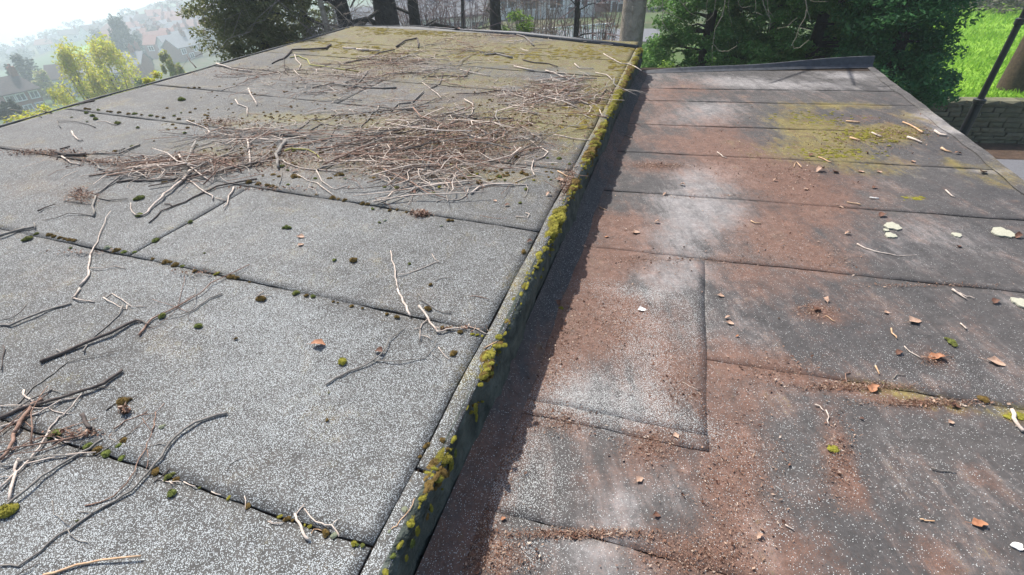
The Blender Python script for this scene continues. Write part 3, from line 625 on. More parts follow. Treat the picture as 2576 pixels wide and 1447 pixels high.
# grass bank behind the wall
V = []; F = []; n1, n2 = 26, 30
for i in range(n1):
    for j in range(n2):
        s_ = i/(n1-1); a = W2(-2.2+j*22/(n2-1), -.3); o_ = a/np.linalg.norm(a); p = a+o_*(s_**1.5*28); V.append((p[0], p[1], WT-.12+.10*math.sin(p[0]*.8)*math.sin(p[1]*.6)*min(1, s_*6)+s_*.25))
F = [(i*n2+j, i*n2+j+1, (i+1)*n2+j+1, (i+1)*n2+j) for i in range(n1-1) for j in range(n2-1)]
t = NT('grass_ground'); p = t.pos(); a_ = t.noise(p, 1.1, 5); b_ = t.noise(p, 14, 4); c = t.mix(t.ramp(a_, .38, .62), (.13, .28, .02), (.24, .42, .04)); c = t.mix(t.ramp(b_, .45, .7, 0, .7), c, (.10, .16, .02)); t.bsdf(c, .9, .1, t.bump(b_, 1., .08)); M['lawn'] = t.m
tag(link('grass_bank', mesh('grass_bank', V, [tuple(reversed(f)) for f in F], M['lawn'], True)), kind='structure')
N = 26000; r = np.random.default_rng(5); tt = r.uniform(-2, 9, N); dd = r.uniform(0, 1, N)**1.3*22
a0 = np.array([W2(q, -.3) for q in tt]); o_ = a0/np.linalg.norm(a0, axis=1)[:, None]; P = a0+o_*dd[:, None]; P = np.column_stack([P, WT-.13+dd/28*.25])
s = r.uniform(.06, .17, N)*(1+dd*.02); a = r.uniform(0, 6.28, N); w0 = np.column_stack([np.cos(a), np.sin(a), 0*a])*(s*.22)[:, None]; tp = np.column_stack([r.normal(0, .5, N), r.normal(0, .5, N), np.ones(N)])*s[:, None]
V = np.stack([P-w0, P+w0, P+tp], 1).reshape(-1, 3); solo('grass', V, np.arange(3*N).reshape(N, 3), M['grass'], 'bright sunlit grass blades on the bank behind the stone wall', 'grass', kind='stuff')
bush('hedge', 'brown bare hedge along the top of the grass at the far right', 'hedge', 2490, 44, 12, -2.9, M['far_b'], 5000, .35, 51, stem=False, zlow=-3.9)
# path and soil strip before the wall
def strip(name, o0, o1, mat, dz):
    V = []; 
    for j in range(24): 
        for o in (o0, o1): p = W2(-14+j, o); V.append((p[0], p[1], -5.1+dz))
    tag(link(name, mesh(name, V, [(2*j, 2*j+1, 2*j+3, 2*j+2) for j in range(23)], mat)), kind='structure')
M['asphalt'] = simple('asphalt', (.11, .11, .12), (.17, .17, .18), 30, .9, .4, .01); M['soil'] = simple('leafy_soil', (.05, .033, .024), (.10, .065, .045), 6, .95, .8, .05)
strip('path', 1.45, 5.2, M['asphalt'], .012); strip('soil_strip', -.02, 1.45, M['soil'], .018)
M['black'] = simple('black_paint', (.012, .012, .014), (.02, .02, .022), 20, .45, .2, .003, spec=.5)
b = at(2419, 343, 16.2); lp = thing('lamp_post', 'black lamp post with stepped collars in front of the stone wall', 'lamp post', (b[0], b[1], -5.1))
mb = MB(); mb.tube([(b[0], b[1], z) for z in (-5.1, -4.9, -4.88, -3.4)], [.13, .13, .10, .10], 14); part('base', mb.V, mb.F, M['black'], lp)
mb = MB(); mb.tube([(b[0], b[1], z) for z in (-3.4, -3.38, -3.3, -3.28)], [.10, .125, .125, .08], 14); part('collar', mb.V, mb.F, M['black'], lp)
mb = MB(); mb.tube([(b[0], b[1], z) for z in (-3.28, -1.75)], [.068, .064], 14); part('shaft', mb.V, mb.F, M['black'], lp)
mb = MB(); mb.tube([(b[0], b[1], z) for z in (-1.75, -1.73, -1.62, -1.6)], [.066, .09, .09, .05], 14); part('collar', mb.V, mb.F, M['black'], lp)
mb = MB(); mb.tube([(b[0], b[1], z) for z in (-1.6, 1.2)], [.052, .044], 12); part('upper_shaft', mb.V, mb.F, M['black'], lp)
mb = MB(); mb.tube([(b[0], b[1], z) for z in (1.2, 1.25, 1.65, 1.75)], [.05, .10, .17, .06], 10); part('lantern', mb.V, mb.F, M['black'], lp)
bare('bare_tree', 'brown tree trunk standing in the grass behind the lamp post', 2512, 21.6, .40, 11, M['bark_b'], M['twig_b'], 17, 10, .7, (.0, 0), 3., 5)

# ---- houses
M['wall_b'] = simple('red_brick', (.20, .085, .065), (.30, .13, .10), 3, .9, .2); M['wall_w'] = simple('pale_render', (.55, .52, .48), (.68, .66, .62), 1, .9, .1)
M['roof_d'] = simple('dark_tiles', (.07, .055, .055), (.12, .09, .085), 3, .8, .3); M['roof_r'] = simple('red_tiles', (.22, .105, .085), (.33, .16, .125), 3, .8, .3); M['roof_g'] = simple('grey_slates', (.16, .16, .17), (.24, .24, .25), 3, .7, .3)
M['frame'] = simple('white_frame', (.72, .72, .72), (.8, .8, .8), 5, .5, 0); t = NT('dark_glass'); t.bsdf((.03, .035, .045), .12, .5); M['pane'] = t.m
def house(label, p, yaw, W, D, H, RH, wm, rm, wins=((-.3, .7), (.0, .7), (.3, .7), (-.3, .28), (.3, .28)), hip=.0, group=None, chim=True, ws=1.15):
    c, s = math.cos(yaw), math.sin(yaw); b = np.array(p)
    def G(x, y, z): return (b[0]+x*c-y*s, b[1]+x*s+y*c, b[2]+z)
    root = thing('house', label, 'house', b, group)
    V = [G(x, y, z) for z in (-1.5, H) for x, y in ((-W/2, -D/2), (W/2, -D/2), (W/2, D/2), (-W/2, D/2))]; F = [(0, 1, 5, 4), (1, 2, 6, 5), (2, 3, 7, 6), (3, 0, 4, 7)]
    if not hip: V += [G(-W/2, 0, H+RH*.98), G(W/2, 0, H+RH*.98)]; F += [(4, 8, 7), (5, 6, 9)]
    part('wall', V, F, wm, root)
    e = .35; hx = W/2+e; hy = D/2+e; k = hip*W/2; z0 = H-.12; V = []
    for dz in (0, -.16): V += [G(-hx, -hy, z0+dz), G(hx, -hy, z0+dz), G(hx, hy, z0+dz), G(-hx, hy, z0+dz), G(-hx+k, 0, H+RH+dz), G(hx-k, 0, H+RH+dz)]
    F = [(0, 1, 5, 4), (2, 3, 4, 5), (1, 2, 5), (3, 0, 4)] if hip else [(0, 1, 5, 4), (2, 3, 4, 5)]
    F += [(6, 10, 11, 7), (8, 11, 10, 9), (0, 6, 7, 1), (2, 8, 9, 3)]+([] if hip else [(1, 7, 11, 5), (5, 11, 8, 2), (0, 4, 10, 6), (4, 3, 9, 10)])
    ro = part('roof', V, F, rm, root)
    if chim:
        mb = MB(); q = G(W*.3, 0, H+RH+.35); mb.box(q, (.9, .6, 1.7), yaw); mb.box(G(W*.3, 0, H+RH+1.4), (.25, .25, .45), yaw); part('chimney', mb.V, mb.F, M['wall_b'], ro)
    for (wx, wz) in wins:
        f = MB(); x = wx*W; z = wz*H; w2, h2 = ws*.62, ws*.55; q = []
        for (ax, az, aw, ah) in ((0, h2, 2*w2+.2, .16), (0, -h2, 2*w2+.2, .16), (-w2, 0, .16, 2*h2), (w2, 0, .16, 2*h2), (0, 0, .1, 2*h2)):
            f.box(G(x+ax, -D/2-.03, z+az), (aw, .14, ah), yaw)
        fo = part('window', f.V, f.F, M['frame'], root); g = MB(); g.box(G(x, -D/2-.01, z), (2*w2, .06, 2*h2), yaw); part('pane', g.V, g.F, M['pane'], fo)
    return root
def face_yaw(p, off=0.): return math.atan2(p[1], p[0])-math.pi/2+off      # front turned to the viewer, then by off
p = ground_hit(66, 288); house('red brick house with white windows at the far left beyond the roof', p, face_yaw(p, .35), 4.9, 4.6, 3.9, 2.0, M['wall_b'], M['roof_d'], ((-.34, .76), (-.05, .76), (.33, .76), (-.34, .30), (-.02, .30), (.33, .3)), .45, ws=.95)
p = ground_hit(350, 186); house('dark hip-roofed house with pale walls right of the willow', p, face_yaw(p, -.1), 6.6, 6, 2.6, 3., M['wall_w'], M['roof_d'], ((-.2, .6), (.22, .6)), .5, ws=1.1)
TG = 'terraced houses stepping down the far hillside'
for i, (x, y, o, rm, wm, n) in enumerate(((386, 98, .6, 'roof_r', 'wall_w', 'topmost'), (372, 106, .6, 'roof_g', 'wall_b', 'second'), (368, 115, .6, 'roof_g', 'wall_w', 'third'), (362, 124, .6, 'roof_g', 'wall_b', 'fourth'), (350, 132, .6, 'roof_g', 'wall_w', 'fifth'), (318, 140, .2, 'roof_r', 'wall_w', 'lowest, tile-roofed'))):
    p = ground_hit(x, y); house(n+' of the terraced houses stepping down the hillside beyond the willow', p, face_yaw(p, o), 8.5, 5.5, 3., 2.2, M[wm], M[rm], ((-.3, .6), (.0, .6), (.3, .6)), 0, TG)
rh = random.Random(9); k_ = 0
for (x, y) in ((392, 82), (408, 96), (425, 108), (438, 92), (452, 120), (462, 100), (470, 84), (485, 70), (505, 76), (522, 60), (540, 50), (430, 70), (408, 62), (300, 118), (190, 105), (150, 118), (455, 140), (468, 150), (450, 60), (500, 95), (330, 200), (215, 235), (290, 225), (560, 66), (240, 95), (120, 130), (476, 128), (60, 150), (300, 96), (318, 108), (335, 96), (348, 76), (372, 74), (390, 116), (402, 128), (415, 84), (425, 140), (440, 128), (456, 72), (470, 108), (486, 96), (492, 118), (505, 62), (520, 84)):
    p = ground_hit(x, y); k_ += 1; d = int(np.linalg.norm(p)); wn, w1 = rh.choice((('brick', 'wall_b'), ('pale', 'wall_w'), ('pale', 'wall_w'))); rn, r1 = rh.choice((('red-tiled', 'roof_r'), ('red-tiled', 'roof_r'), ('slate', 'roof_g'), ('slate', 'roof_g'), ('dark', 'roof_d')))
    near = min(((abs(x-a)+abs(y-b_), s) for a, b_, s in ((390, 90, 'above the terraces'), (450, 110, 'between the terraces and the olive conifer'), (520, 65, 'beside the olive conifer'), (190, 110, 'on the hazy slope above the willow'), (300, 120, 'left of the terraces'), (250, 230, 'half hidden by the willow'), (60, 150, 'on the hazy slope at the far left'))))[1]
    house('small %s house with %s roof %s' % (wn, rn, near), p, face_yaw(p, rh.uniform(-.8, .8)), rh.uniform(6.5, 9.5), 5.5, 3.6, 2.1, M[w1], M[r1], ((-.3, .68), (.3, .68), (0, .3)), rh.choice((0, .4)), 'small houses across the hazy valley')
for i, (x, d, o, W, wm, rm, lab) in enumerate(((1105, 62, .3, 9, 'wall_w', 'roof_g', 'pale house glimpsed right of the three trunks'), (1200, 70, -.1, 11, 'wall_w', 'roof_g', 'broad pale house glimpsed left of the ivy tree'), (1360, 58, .1, 10, 'wall_w', 'roof_d', 'pale house glimpsed behind the railings'), (1500, 66, -.2, 10, 'wall_b', 'roof_r', 'brick house glimpsed left of the stout grey trunk'), (1000, 60, .2, 12, 'wall_w', 'roof_g', 'pale house glimpsed between the trunks'), (900, 66, .2, 12, 'wall_b', 'roof_g', 'brick house glimpsed left of the trunks'))):
    p = at(x, 60, d); p[2] = ground_z(p[0], p[1])-2.; house(lab, p, face_yaw(p, o), W, 7, 5, 2.6, M[wm], M[rm], ((-.36, .72), (-.12, .72), (.12, .72), (.36, .72), (-.3, .5), (.3, .5)), 0, 'houses behind the bare trees')
# street behind the trees: white railings and a parked car
fa = at(1345, 70, 33); fb = at(1545, 70, 35); zf = ground_z(fa[0], fa[1]); fe = thing('railing', 'white railings across the street behind the twiggy tree', 'railing', (fa[0], fa[1], zf)); mb = MB()
for i in range(31):
    q = fa+(fb-fa)*i/30; po = MB(); po.box((q[0], q[1], zf+.55), (.07, .07, 1.1)); part('post', po.V, po.F, M['frame'], fe)
for z in (.35, 1.05):
    r2 = MB(); r2.tube([(fa[0], fa[1], zf+z), (fb[0], fb[1], zf+z)], .045, 6); part('rail', r2.V, r2.F, M['frame'], fe)
strip_z = at(1440, 80, 38); V = []
for q in (-1, 1):
    for k in range(12): a = at(1000+k*60, 80, 38+q*3.2); V.append((a[0], a[1], ground_z(a[0], a[1])+.05))
tag(link('road', mesh('road', V, [(k, k+1, 13+k, 12+k) for k in range(11)], M['asphalt'])), kind='structure')
def car(label, x, d, col, yaw):
    b = at(x, 80, d); b[2] = ground_z(b[0], b[1])+.05; root = thing('parked_car', label, 'car', b, 'cars parked in the street behind the trees'); c, s = math.cos(yaw), math.sin(yaw)
    G = lambda x, y, z: (b[0]+x*c-y*s, b[1]+x*s+y*c, b[2]+z)
    prof = [(-2.1, .3), (-2.15, .75), (-1.9, .95), (-1.35, 1.0), (-.75, 1.42), (.75, 1.45), (1.35, .98), (2.05, .85), (2.15, .5), (2.1, .3)]; n = len(prof)
    V = [G(x, y*(1 if z < 1.05 else .82), z) for y in (-.85, .85) for x, z in prof]; m = simple('car_paint', col, tuple(q*1.1 for q in col), 2, .55, 0, spec=.4)
    part('body', V, [tuple(range(n)), tuple(range(2*n-1, n-1, -1))]+[(i, n+i, n+(i+1) % n, (i+1) % n) for i in range(n)], m, root)
    for y in (-1, 1): 
        V = [G(-1.15, y*.86, 1.0), G(-.7, y*.76, 1.36), (G(.7, y*.76, 1.38)), G(1.2, y*.86, 1.0)]; V += [tuple(np.array(v)+np.array([s, -c, 0])*.02*-y) for v in V]; part('side_window', V, [(0, 1, 2, 3), (7, 6, 5, 4), (0, 4, 5, 1), (2, 6, 7, 3)], M['pane'], root)
        for x in (-1.35, 1.35):
            w3 = MB(); w3.tube([G(x, y*.72, .32), G(x, y*.9, .32)], .32, 14); part('wheel', w3.V, w3.F, M['black'], root)


# ---- trees across the valley
def spot(x, ytop, d):
    q = at(x, ytop, d); return q[0], q[1], ground_z(q[0], q[1]), q[2]
def vtree(name, label, x, ytop, wpx, d, mat, n, size, seed, group=None, upright=False, elong=2.4):
    X, Y, z0, zt = spot(x, ytop, d); w_ = wpx*d/1650*(.93); h = zt-z0; r = np.random.default_rng(seed); C = []; S = []
    for k in range(60):
        u_ = r.uniform(.12, 1) ; a = r.uniform(0, 6.28); rr = w_*.5*math.sqrt(r.uniform(0, 1))*max(.15, math.sin(min(1, u_*.93+.1)*math.pi))**.6; s = w_*r.uniform(.07, .15)
        C.append((X+rr*math.cos(a), Y+rr*math.sin(a), z0+h*u_*.95-(rr/w_)*h*.12)); S.append((s*.75, s*.75, s*(1.9 if upright else 1.)))
    root = thing(name, label, 'tree', (X, Y, z0), group); V, F = leafcloud(C, S, size, seed, n, -.8 if upright else .1, elong, .3); part('crown', V, F, mat, root)
    mb = MB(); mb.tube([(X, Y, z0-.3), (X, Y, z0+h*.4)], [w_*.035, w_*.025], 7)
    for k in range(0, 60, 3): c = C[k]; mb.tube([(X, Y, z0+h*.15), (X*.4+c[0]*.6, Y*.4+c[1]*.6, z0+(c[2]-z0)*.55), (c[0], c[1], c[2]+.03*h)], [w_*.014, w_*.009, w_*.003], 4)
    part('trunk', mb.V, mb.F, M['bark_b'], root); return root
vtree('willow', 'large yellow-green willow in spring leaf beyond the left roof edge', 158, 120, 170, 56, M['willow'], 9500, .24, 61, upright=True)
vtree('willow', 'taller right-hand crown of yellow-green willow with pinkish stems', 245, 98, 185, 58, M['willow'], 10500, .24, 62, upright=True)
vtree('leafy_tree', 'pinkish-green tree in young leaf between the dark-roofed house and the conifer', 412, 128, 92, 46, M['spring'], 8500, .22, 63, upright=True)
vtree('leafy_tree', 'small bright green tree low between the willow and the dark-roofed house', 342, 186, 52, 60, M['lime'], 2500, .26, 64)
vtree('leafy_tree', 'blue hazy tree with an upright bare crown above the willow', 290, 48, 92, 165, M['far_t'], 6000, .7, 65, upright=True)
vtree('leafy_tree', 'broad dark hazy tree mass at the left edge above the brick house', 42, 138, 110, 140, M['far_t'], 5000, .7, 66)
vtree('leafy_tree', 'dark hazy tree low at the left edge beside the brick house', 8, 245, 60, 70, M['far_t'], 3000, .4, 67)
vtree('leafy_tree', 'hazy yellowish tree behind the brick house', 95, 178, 60, 125, M['spring'], 3000, .55, 68)
vtree('leafy_tree', 'hazy tree right of the upright blue one', 340, 78, 50, 210, M['far_t'], 1800, .9, 69)
vtree('leafy_tree', 'hazy rounded tree left of the upright blue one', 235, 72, 60, 230, M['far_b'], 1800, .9, 70)
vtree('leafy_tree', 'hazy tree between the houses and the olive conifer', 470, 38, 60, 240, M['far_t'], 1800, .9, 71)
PM = []
for s_ in range(4):
    r = np.random.default_rng(s_+80); C = [(r.normal(0, .25), r.normal(0, .25), r.uniform(.25, .95)) for _ in range(22)]; S = [(.17, .17, .14)]*22
    V, F = leafcloud(C, S, .12, s_, 420, .1, 1.8, .4); PM.append((mesh('crown', V, F, M['far_t' if s_ % 2 else 'far_b']), mesh('trunk', *(lambda m: (m.V, m.F))(MB().tube([(0, 0, -.1), (0, 0, .5)], [.03, .02], 5)), M['bark_b'])))
rt = random.Random(21); FT = {}
ORD = 'first second third fourth fifth sixth seventh eighth ninth tenth eleventh twelfth thirteenth fourteenth fifteenth sixteenth seventeenth eighteenth nineteenth twentieth'.split()
def nth(i): return ORD[i] if i < 20 else 'thirtieth' if i == 29 else ('twenty-' if i < 29 else 'thirty-')+ORD[i-20 if i < 29 else i-30]
for k in range(70):
    x = rt.uniform(-160, 760); y = rt.uniform(15, 150)-(x-300)*.05
    if y < 135-.31*x+8: y = 135-.31*x+8+rt.uniform(0, 50)
    p = ground_hit(x, y); d = np.linalg.norm(p)
    if d < 95 or d > 1500: continue
    o = link('far_tree', None, (p[0], p[1], p[2]-.3)); s_ = rt.uniform(3.2, 6.5)*(1+d/1500); c, t_ = PM[rt.randrange(4)]; o.scale = (s_*rt.uniform(.8, 1.3), s_*rt.uniform(.8, 1.3), s_); o.rotation_euler = (0, 0, rt.uniform(0, 6))
    link('crown', c, (0, 0, 0), o); link('trunk', t_, (0, 0, 0), o)
    sec = 'on the near slope' if d < 180 else 'among the valley houses' if d < 320 else 'on the far hazy hillside'
    FT.setdefault((sec, 'toward the left edge' if x < 130 else 'above the willow' if x < 300 else 'beyond the terraces' if x < 470 else 'behind the olive conifer'), []).append((x, o))
for (sec, wh), l in FT.items():
    for i, (x, o) in enumerate(sorted(l, key=lambda q: q[0])): tag(o, 'hazy tree %s %s, %s from the left' % (sec, wh, nth(i)), 'tree', 'hazy trees across the valley')
# bright field on the hillside
V = []; c0 = ground_hit(215, 132)
pts = [ground_hit(*q) for q in ((150, 142), (180, 128), (240, 116), (262, 118), (255, 132), (200, 145))]
V = [p+np.array([0, 0, .9]) for p in pts]; tag(link('field', mesh('field', V, [(5, 4, 3, 2, 1, 0)], M['lawn'])), kind='structure')

# ------------------------------------------------------------------ hazy air
t = NT('haze_air'); v = t.n('ShaderNodeVolumePrincipled', {'Color': (.84, .94, 1.0), 'Density': HAZE, 'Anisotropy': .6}); t.t.links.new(v.outputs[0], t.out.inputs['Volume'])
mb = MB(); mb.box((0, 0, (-320+14)/2), (8600, 8600, 334)); hz = link('haze', mesh('haze', mb.V, mb.F, t.m)); hz['kind'] = 'stuff'; hz['label'] = 'pale bright haze filling the valley air'
# ------------------------------------------------------------------ moss cushions
def cushion(seed, flat=.55, n=2):
    r = np.random.default_rng(seed); V = []; F = []
    rings, seg = 5, 12; ph = r.uniform(0, 6, 4)
    for i in range(rings+1):
        e = (math.pi/2)*i/rings
        for k in range(seg if i < rings else 1):
            a = 2*math.pi*k/seg
            rr = math.cos(e)*(1+.16*math.sin(2*a+ph[0])+.13*math.sin(3*a+ph[1]))*(1+.06*r.standard_normal())
            V.append((rr*math.cos(a), rr*math.sin(a), flat*math.sin(e)*(1+.08*r.standard_normal())-.03))
    for i in range(rings-1):
        for k in range(seg): F.append((i*seg+k, i*seg+(k+1) % seg, (i+1)*seg+(k+1) % seg, (i+1)*seg+k))
    top = rings*seg
    for k in range(seg): F.append(((rings-1)*seg+k, (rings-1)*seg+(k+1) % seg, top))
    base = len(V)
    for k in range(170):                       # short shoots over the dome
        a = r.uniform(0, 2*math.pi); e = math.asin(r.uniform(.02, 1)); d = np.array([math.cos(e)*math.cos(a), math.cos(e)*math.sin(a), math.sin(e)])
        p = d*np.array([1, 1, flat])*(1+.1*math.sin(2*a+ph[0])*math.cos(e)); t1 = np.cross(d, [0, 0, 1.]) if abs(d[2]) < .95 else np.array([1., 0, 0]); t1 = t1/np.linalg.norm(t1)*.055
        tip = p+(d*.16+r.normal(0, .05, 3)); b = len(V); V += [tuple(p*.94-t1), tuple(p*.94+t1), tuple(tip)]; F.append((b, b+1, b+2))
    return V, F
def cluster(seed):
    r = np.random.default_rng(seed); V = []; F = []
    for i in range(r.integers(2, 5)):
        v, f = cushion(seed*5+i, r.uniform(.4, .62)); v = np.array(v); s = 1. if i == 0 else r.uniform(.35, .7); a = r.uniform(0, 6.28); q = 0 if i == 0 else r.uniform(.5, .95)
        v = v*np.array([s*r.uniform(.8, 1.15), s*r.uniform(.7, 1.), s])+np.array([q*math.cos(a), q*math.sin(a), 0]); n = len(V); V += [tuple(w_) for w_ in v.tolist()]; F += [tuple(k+n for k in g) for g in f]
    V = np.array(V); V[:, :2] *= .85; return V, F
CUS = {}
for k in 'gybw':
    CUS[k] = [mesh('moss_cushion', *cluster(s_*7+ord(k)), M['ms_'+k]) for s_ in range(6)]
SEEN = set()
def moss(f, x, y, wpx, kind, label=None, group=None, dz=0., flat=1., cat='moss', squash=(1, 1)):
    p = f(x, y, .002+dz); depth = np.linalg.norm(p); r = .5*wpx*depth/1300*(.92)
    o = link('moss_clump', random.choice(CUS[kind]), p.tolist())
    o.scale = (r*squash[0], r*squash[1], r*flat); o.rotation_euler = (0, 0, random.uniform(0, 6.3))
    tag(o, label, cat, group); return o
COLN = {'g': 'dark green', 'y': 'bright yellow-green', 'b': 'brown', 'w': 'pale grey-green'}
# clumps that stand on their own: region row/column, zoomed place, width, kind, label
SOLOM = '''
31 1230,1140 125 b olive-brown moss cushion beside a heap of tan bits near the left edge
31 1990,378 92 g green moss cushion right of the reddish twig on upper roof
31 1625,278 85 g dark moss cushion under the crossing reddish twigs
31 2365,505 44 b tiny dark brown moss ball alone left of the orange leaf
31 1620,1390 60 w small pale moss tuft among the thin twigs at lower left
32 40,110 105 b olive moss cushion with a straw twig lying against it
32 860,735 122 y bright yellow-green moss cushion below the orange leaf
32 1965,655 100 b square brown moss cushion near the forked pale twigs
32 1715,205 92 b brown moss cushion touched by the top of the forked pale stick
32 720,1050 26 g tiny black moss dot below the long forked twig
32 705,1320 42 b small brown moss speck alone on the wide grey strip
22 300,838 84 g green moss cushion with two straws, left of the curled tan leaf
22 775,1165 58 g small light green moss ball, left one of a pair on the middle strip
22 965,1168 100 b brown moss cushion, right one of a pair on the middle strip
22 1530,1202 42 g small dark moss ball inside the angle of the bent pale twig
22 1745,1410 52 b small olive moss ball above the forked pale stick
22 375,325 88 b olive-yellow moss cushion under the bent grey-barked stick
22 1830,435 60 y upright yellow moss tuft under the curved pale stick
22 1285,765 40 w pale round moss pebble above the seam in mid roof
22 1230,787 42 g green moss tuft beside the pale round moss pebble
22 1850,822 36 w pale flat moss chip just below the seam in mid roof
23 65,590 46 g round green moss ball near the edge strip of upper roof
23 100,1082 80 b flat brown moss pat near the edge strip of upper roof
23 205,365 46 y small olive moss ball beside the thin looped twig
41 80,815 175 y large yellow-green moss mound at the lower left edge
41 1725,624 88 g deep green moss ball below the lowest seam
41 770,902 26 g tiny dark moss dot beside the longest branch
42 690,1025 100 b brown-green moss cushion between the two small forked twigs
42 775,1048 82 w grey-green moss cushion touching the brown-green one
42 975,1126 78 y yellow moss ball near the end of the lowest seam
42 1705,150 88 b brown moss cushion on the lap line of the edge strip
42 1635,262 50 b small brown moss tuft below the one on the lap line
42 1480,790 84 w grey-green moss cushion on the edge strip beside a long straw
42 1330,1007 42 w pale moss tuft at the lower end of the long straw
21 285,952 72 g green moss cushion just below the seam at far left
21 1405,545 85 g leaf-shaped green moss cushion beside the dark forked sticks
21 1650,382 58 b round olive moss ball below the long dark branch
21 1395,715 70 g dark moss clump at the bottom of the long curved twig
21 1562,970 82 g large dark green moss ball low on the slanting lap
21 1910,782 58 g smaller dark green moss ball high on the slanting lap
21 2052,1095 26 g tiny black moss dot alone right of the slanting lap
21 705,1043 26 g tiny green moss dot below the seam at left
11 1175,1238 58 g dark moss ball, largest of the loose ones near the left edge
11 865,1135 36 g dark moss ball nearest the left end of the high seam
11 925,1162 44 g second dark moss ball below the left end of the high seam
11 960,1196 46 g third dark moss ball below the left end of the high seam
11 1385,1282 36 g small flat dark moss spot on the upper left strip
11 1850,1336 42 g small dark moss ball beside the mossy twigs on the upper left strip
11 1820,1003 72 g ragged dark moss clump alone on the highest left strip
'''
for ln in SOLOM.strip().split('\n'):
    a, b, w_, k, lab = ln.split(' ', 4); x, y = map(float, b.split(','))
    X, Y = zc(int(a[0]), int(a[1]), x, y)
    dz = .003
    moss(L, X, Y, float(w_)*ZF, k, lab, None, dz, 1.1 if k != 'w' else .8)
ROWM = {
 'moss cushions in the row along the seam across the middle left': ('moss cushion on the seam meeting the slanting lap', '21 490,912 55 b|21 535,930 55 b|21 600,942 46 b|21 650,952 40 b|21 700,963 55 b|21 742,970 50 b|21 370,900 40 g|21 1075,1042 66 w|21 1168,1070 70 b|21 1245,1085 55 g|21 1350,1085 40 g|21 1530,1155 50 b|21 1660,1185 80 b|21 1700,1190 60 b|21 1765,1212 75 b|21 1830,1225 46 g|21 1950,1275 50 b|21 2178,1300 55 y|21 2320,1335 88 b|21 2375,1345 60 b|21 2500,1385 30 b'),
 'moss cushions in the row along the seam below the orange leaf line': ('moss cushion on the seam below the orange leaf', '32 395,45 76 g|32 500,72 56 b|32 560,80 56 g|32 765,135 40 b|32 810,143 30 b|32 950,180 60 b|32 1060,203 46 b|32 1300,260 56 b|32 1405,290 80 b|32 1860,395 60 b|32 1920,400 70 b|32 2040,442 85 b|32 2160,460 50 y|32 2210,468 50 y|32 2260,478 40 y'),
 'moss cushions in the row along the lowest seam': ('moss cushion on the lowest upper-roof seam', '41 545,28 100 g|41 590,38 50 g|41 880,150 80 g|41 980,190 90 b|41 1065,228 100 g|41 1220,275 70 g|41 1240,95 70 b|41 1190,150 60 g|41 1555,415 85 b|41 1690,460 85 g|41 1765,485 60 b|41 2000,572 26 g|41 2295,672 50 y|41 2490,750 66 b|42 230,860 50 y|42 300,885 72 b|42 360,900 40 b|42 535,960 56 y|42 480,945 30 y|42 1060,1150 50 g|42 1010,1145 36 g'),
 'moss cushions in the row along the seam below the twig heap': ('moss cushion on the seam below the heap', '22 20,400 70 b|22 100,415 60 b|22 150,425 60 b|22 190,435 40 b|22 600,508 42 b|22 760,540 80 b|22 820,555 50 b|22 880,565 64 b|22 1060,598 70 b|22 1110,605 60 b|22 1160,650 50 g|22 1330,665 50 b|22 1405,660 50 b|22 1500,685 40 b|22 1920,765 60 b|22 1960,768 50 b|22 1700,715 40 b'),
 'small dark moss beads on the high left seams': ('moss bead on the high left seams', '11 860,1097 40 b|11 900,1100 30 b|11 985,1106 40 g|11 1080,1120 30 b|11 1110,1125 36 b|11 1195,1133 40 b|11 1290,1146 40 b|11 1350,1146 44 g|11 1420,1155 30 b|11 1510,1162 36 g|11 1570,1172 30 b|11 1640,1185 40 b|11 1745,1165 34 g|11 1790,1198 40 b|11 1900,1215 36 b|11 1890,885 30 b|11 1950,885 36 b|11 2000,885 30 b|11 1815,1133 22 g|11 1675,1297 22 g|11 720,1180 20 g|11 870,1222 22 g'),
 'loose moss balls around the twig heap': ('loose moss ball beside the big heap', '22 845,308 80 b|22 315,408 40 g|22 585,346 46 g|22 885,346 40 w|22 1400,440 60 g|22 1280,430 50 g|22 1765,495 60 g|22 2205,300 50 y|22 2230,385 90 b|22 2440,328 52 g|22 2485,362 42 g|22 2130,330 70 g|22 1960,215 70 y|22 1880,225 90 b|22 2530,170 40 w|23 80,290 80 b|23 130,310 60 b|23 455,145 60 g|23 560,200 40 g|23 390,205 36 g|21 1325,25 36 g|21 1975,10 34 g|21 1905,190 50 g|21 2500,385 80 b|21 2160,270 40 b|22 250,225 60 g|22 310,262 36 g|23 340,140 40 g|23 30,130 60 b|23 370,360 30 g|23 120,455 60 g|22 640,85 60 b|22 370,70 50 g|21 845,115 40 b|21 1150,75 46 b'),
}
for g, (lab, pts) in ROWM.items():
    ql = sorted(pts.split('|'), key=lambda q: zc(int(q[0]), int(q[1]), *map(float, q.split(' ')[1].split(',')))[0])
    for qi, q in enumerate(ql):
        a, b, w_, k = q.split(' '); x, y = map(float, b.split(',')); X, Y = zc(int(a[0]), int(a[1]), x, y)
        moss(L, X, Y, float(w_)*ZF, k, '%s %s, %s from the left' % ({'g': 'green', 'b': 'brown', 'y': 'yellow-green', 'w': 'pale'}[k], lab, nth(qi)), g, .003)
for q in '34 1850,535 100 g flat olive moss pat right of the leaf stalks on lower roof|34 2165,1110 95 b round olive-brown moss pat above the mossy seam end|44 665,182 110 y oval olive moss pad on the orange dust streak|33 480,200 60 y small green moss tuft in the shade under the rust leaf'.split('|'):
    a, b, w_, k, lab = q.split(' ', 4); x, y = map(float, b.split(',')); X, Y = zc(int(a[0]), int(a[1]), x, y)
    moss(RR, X, Y, float(w_)*ZF, k, lab, None, .006, .5)
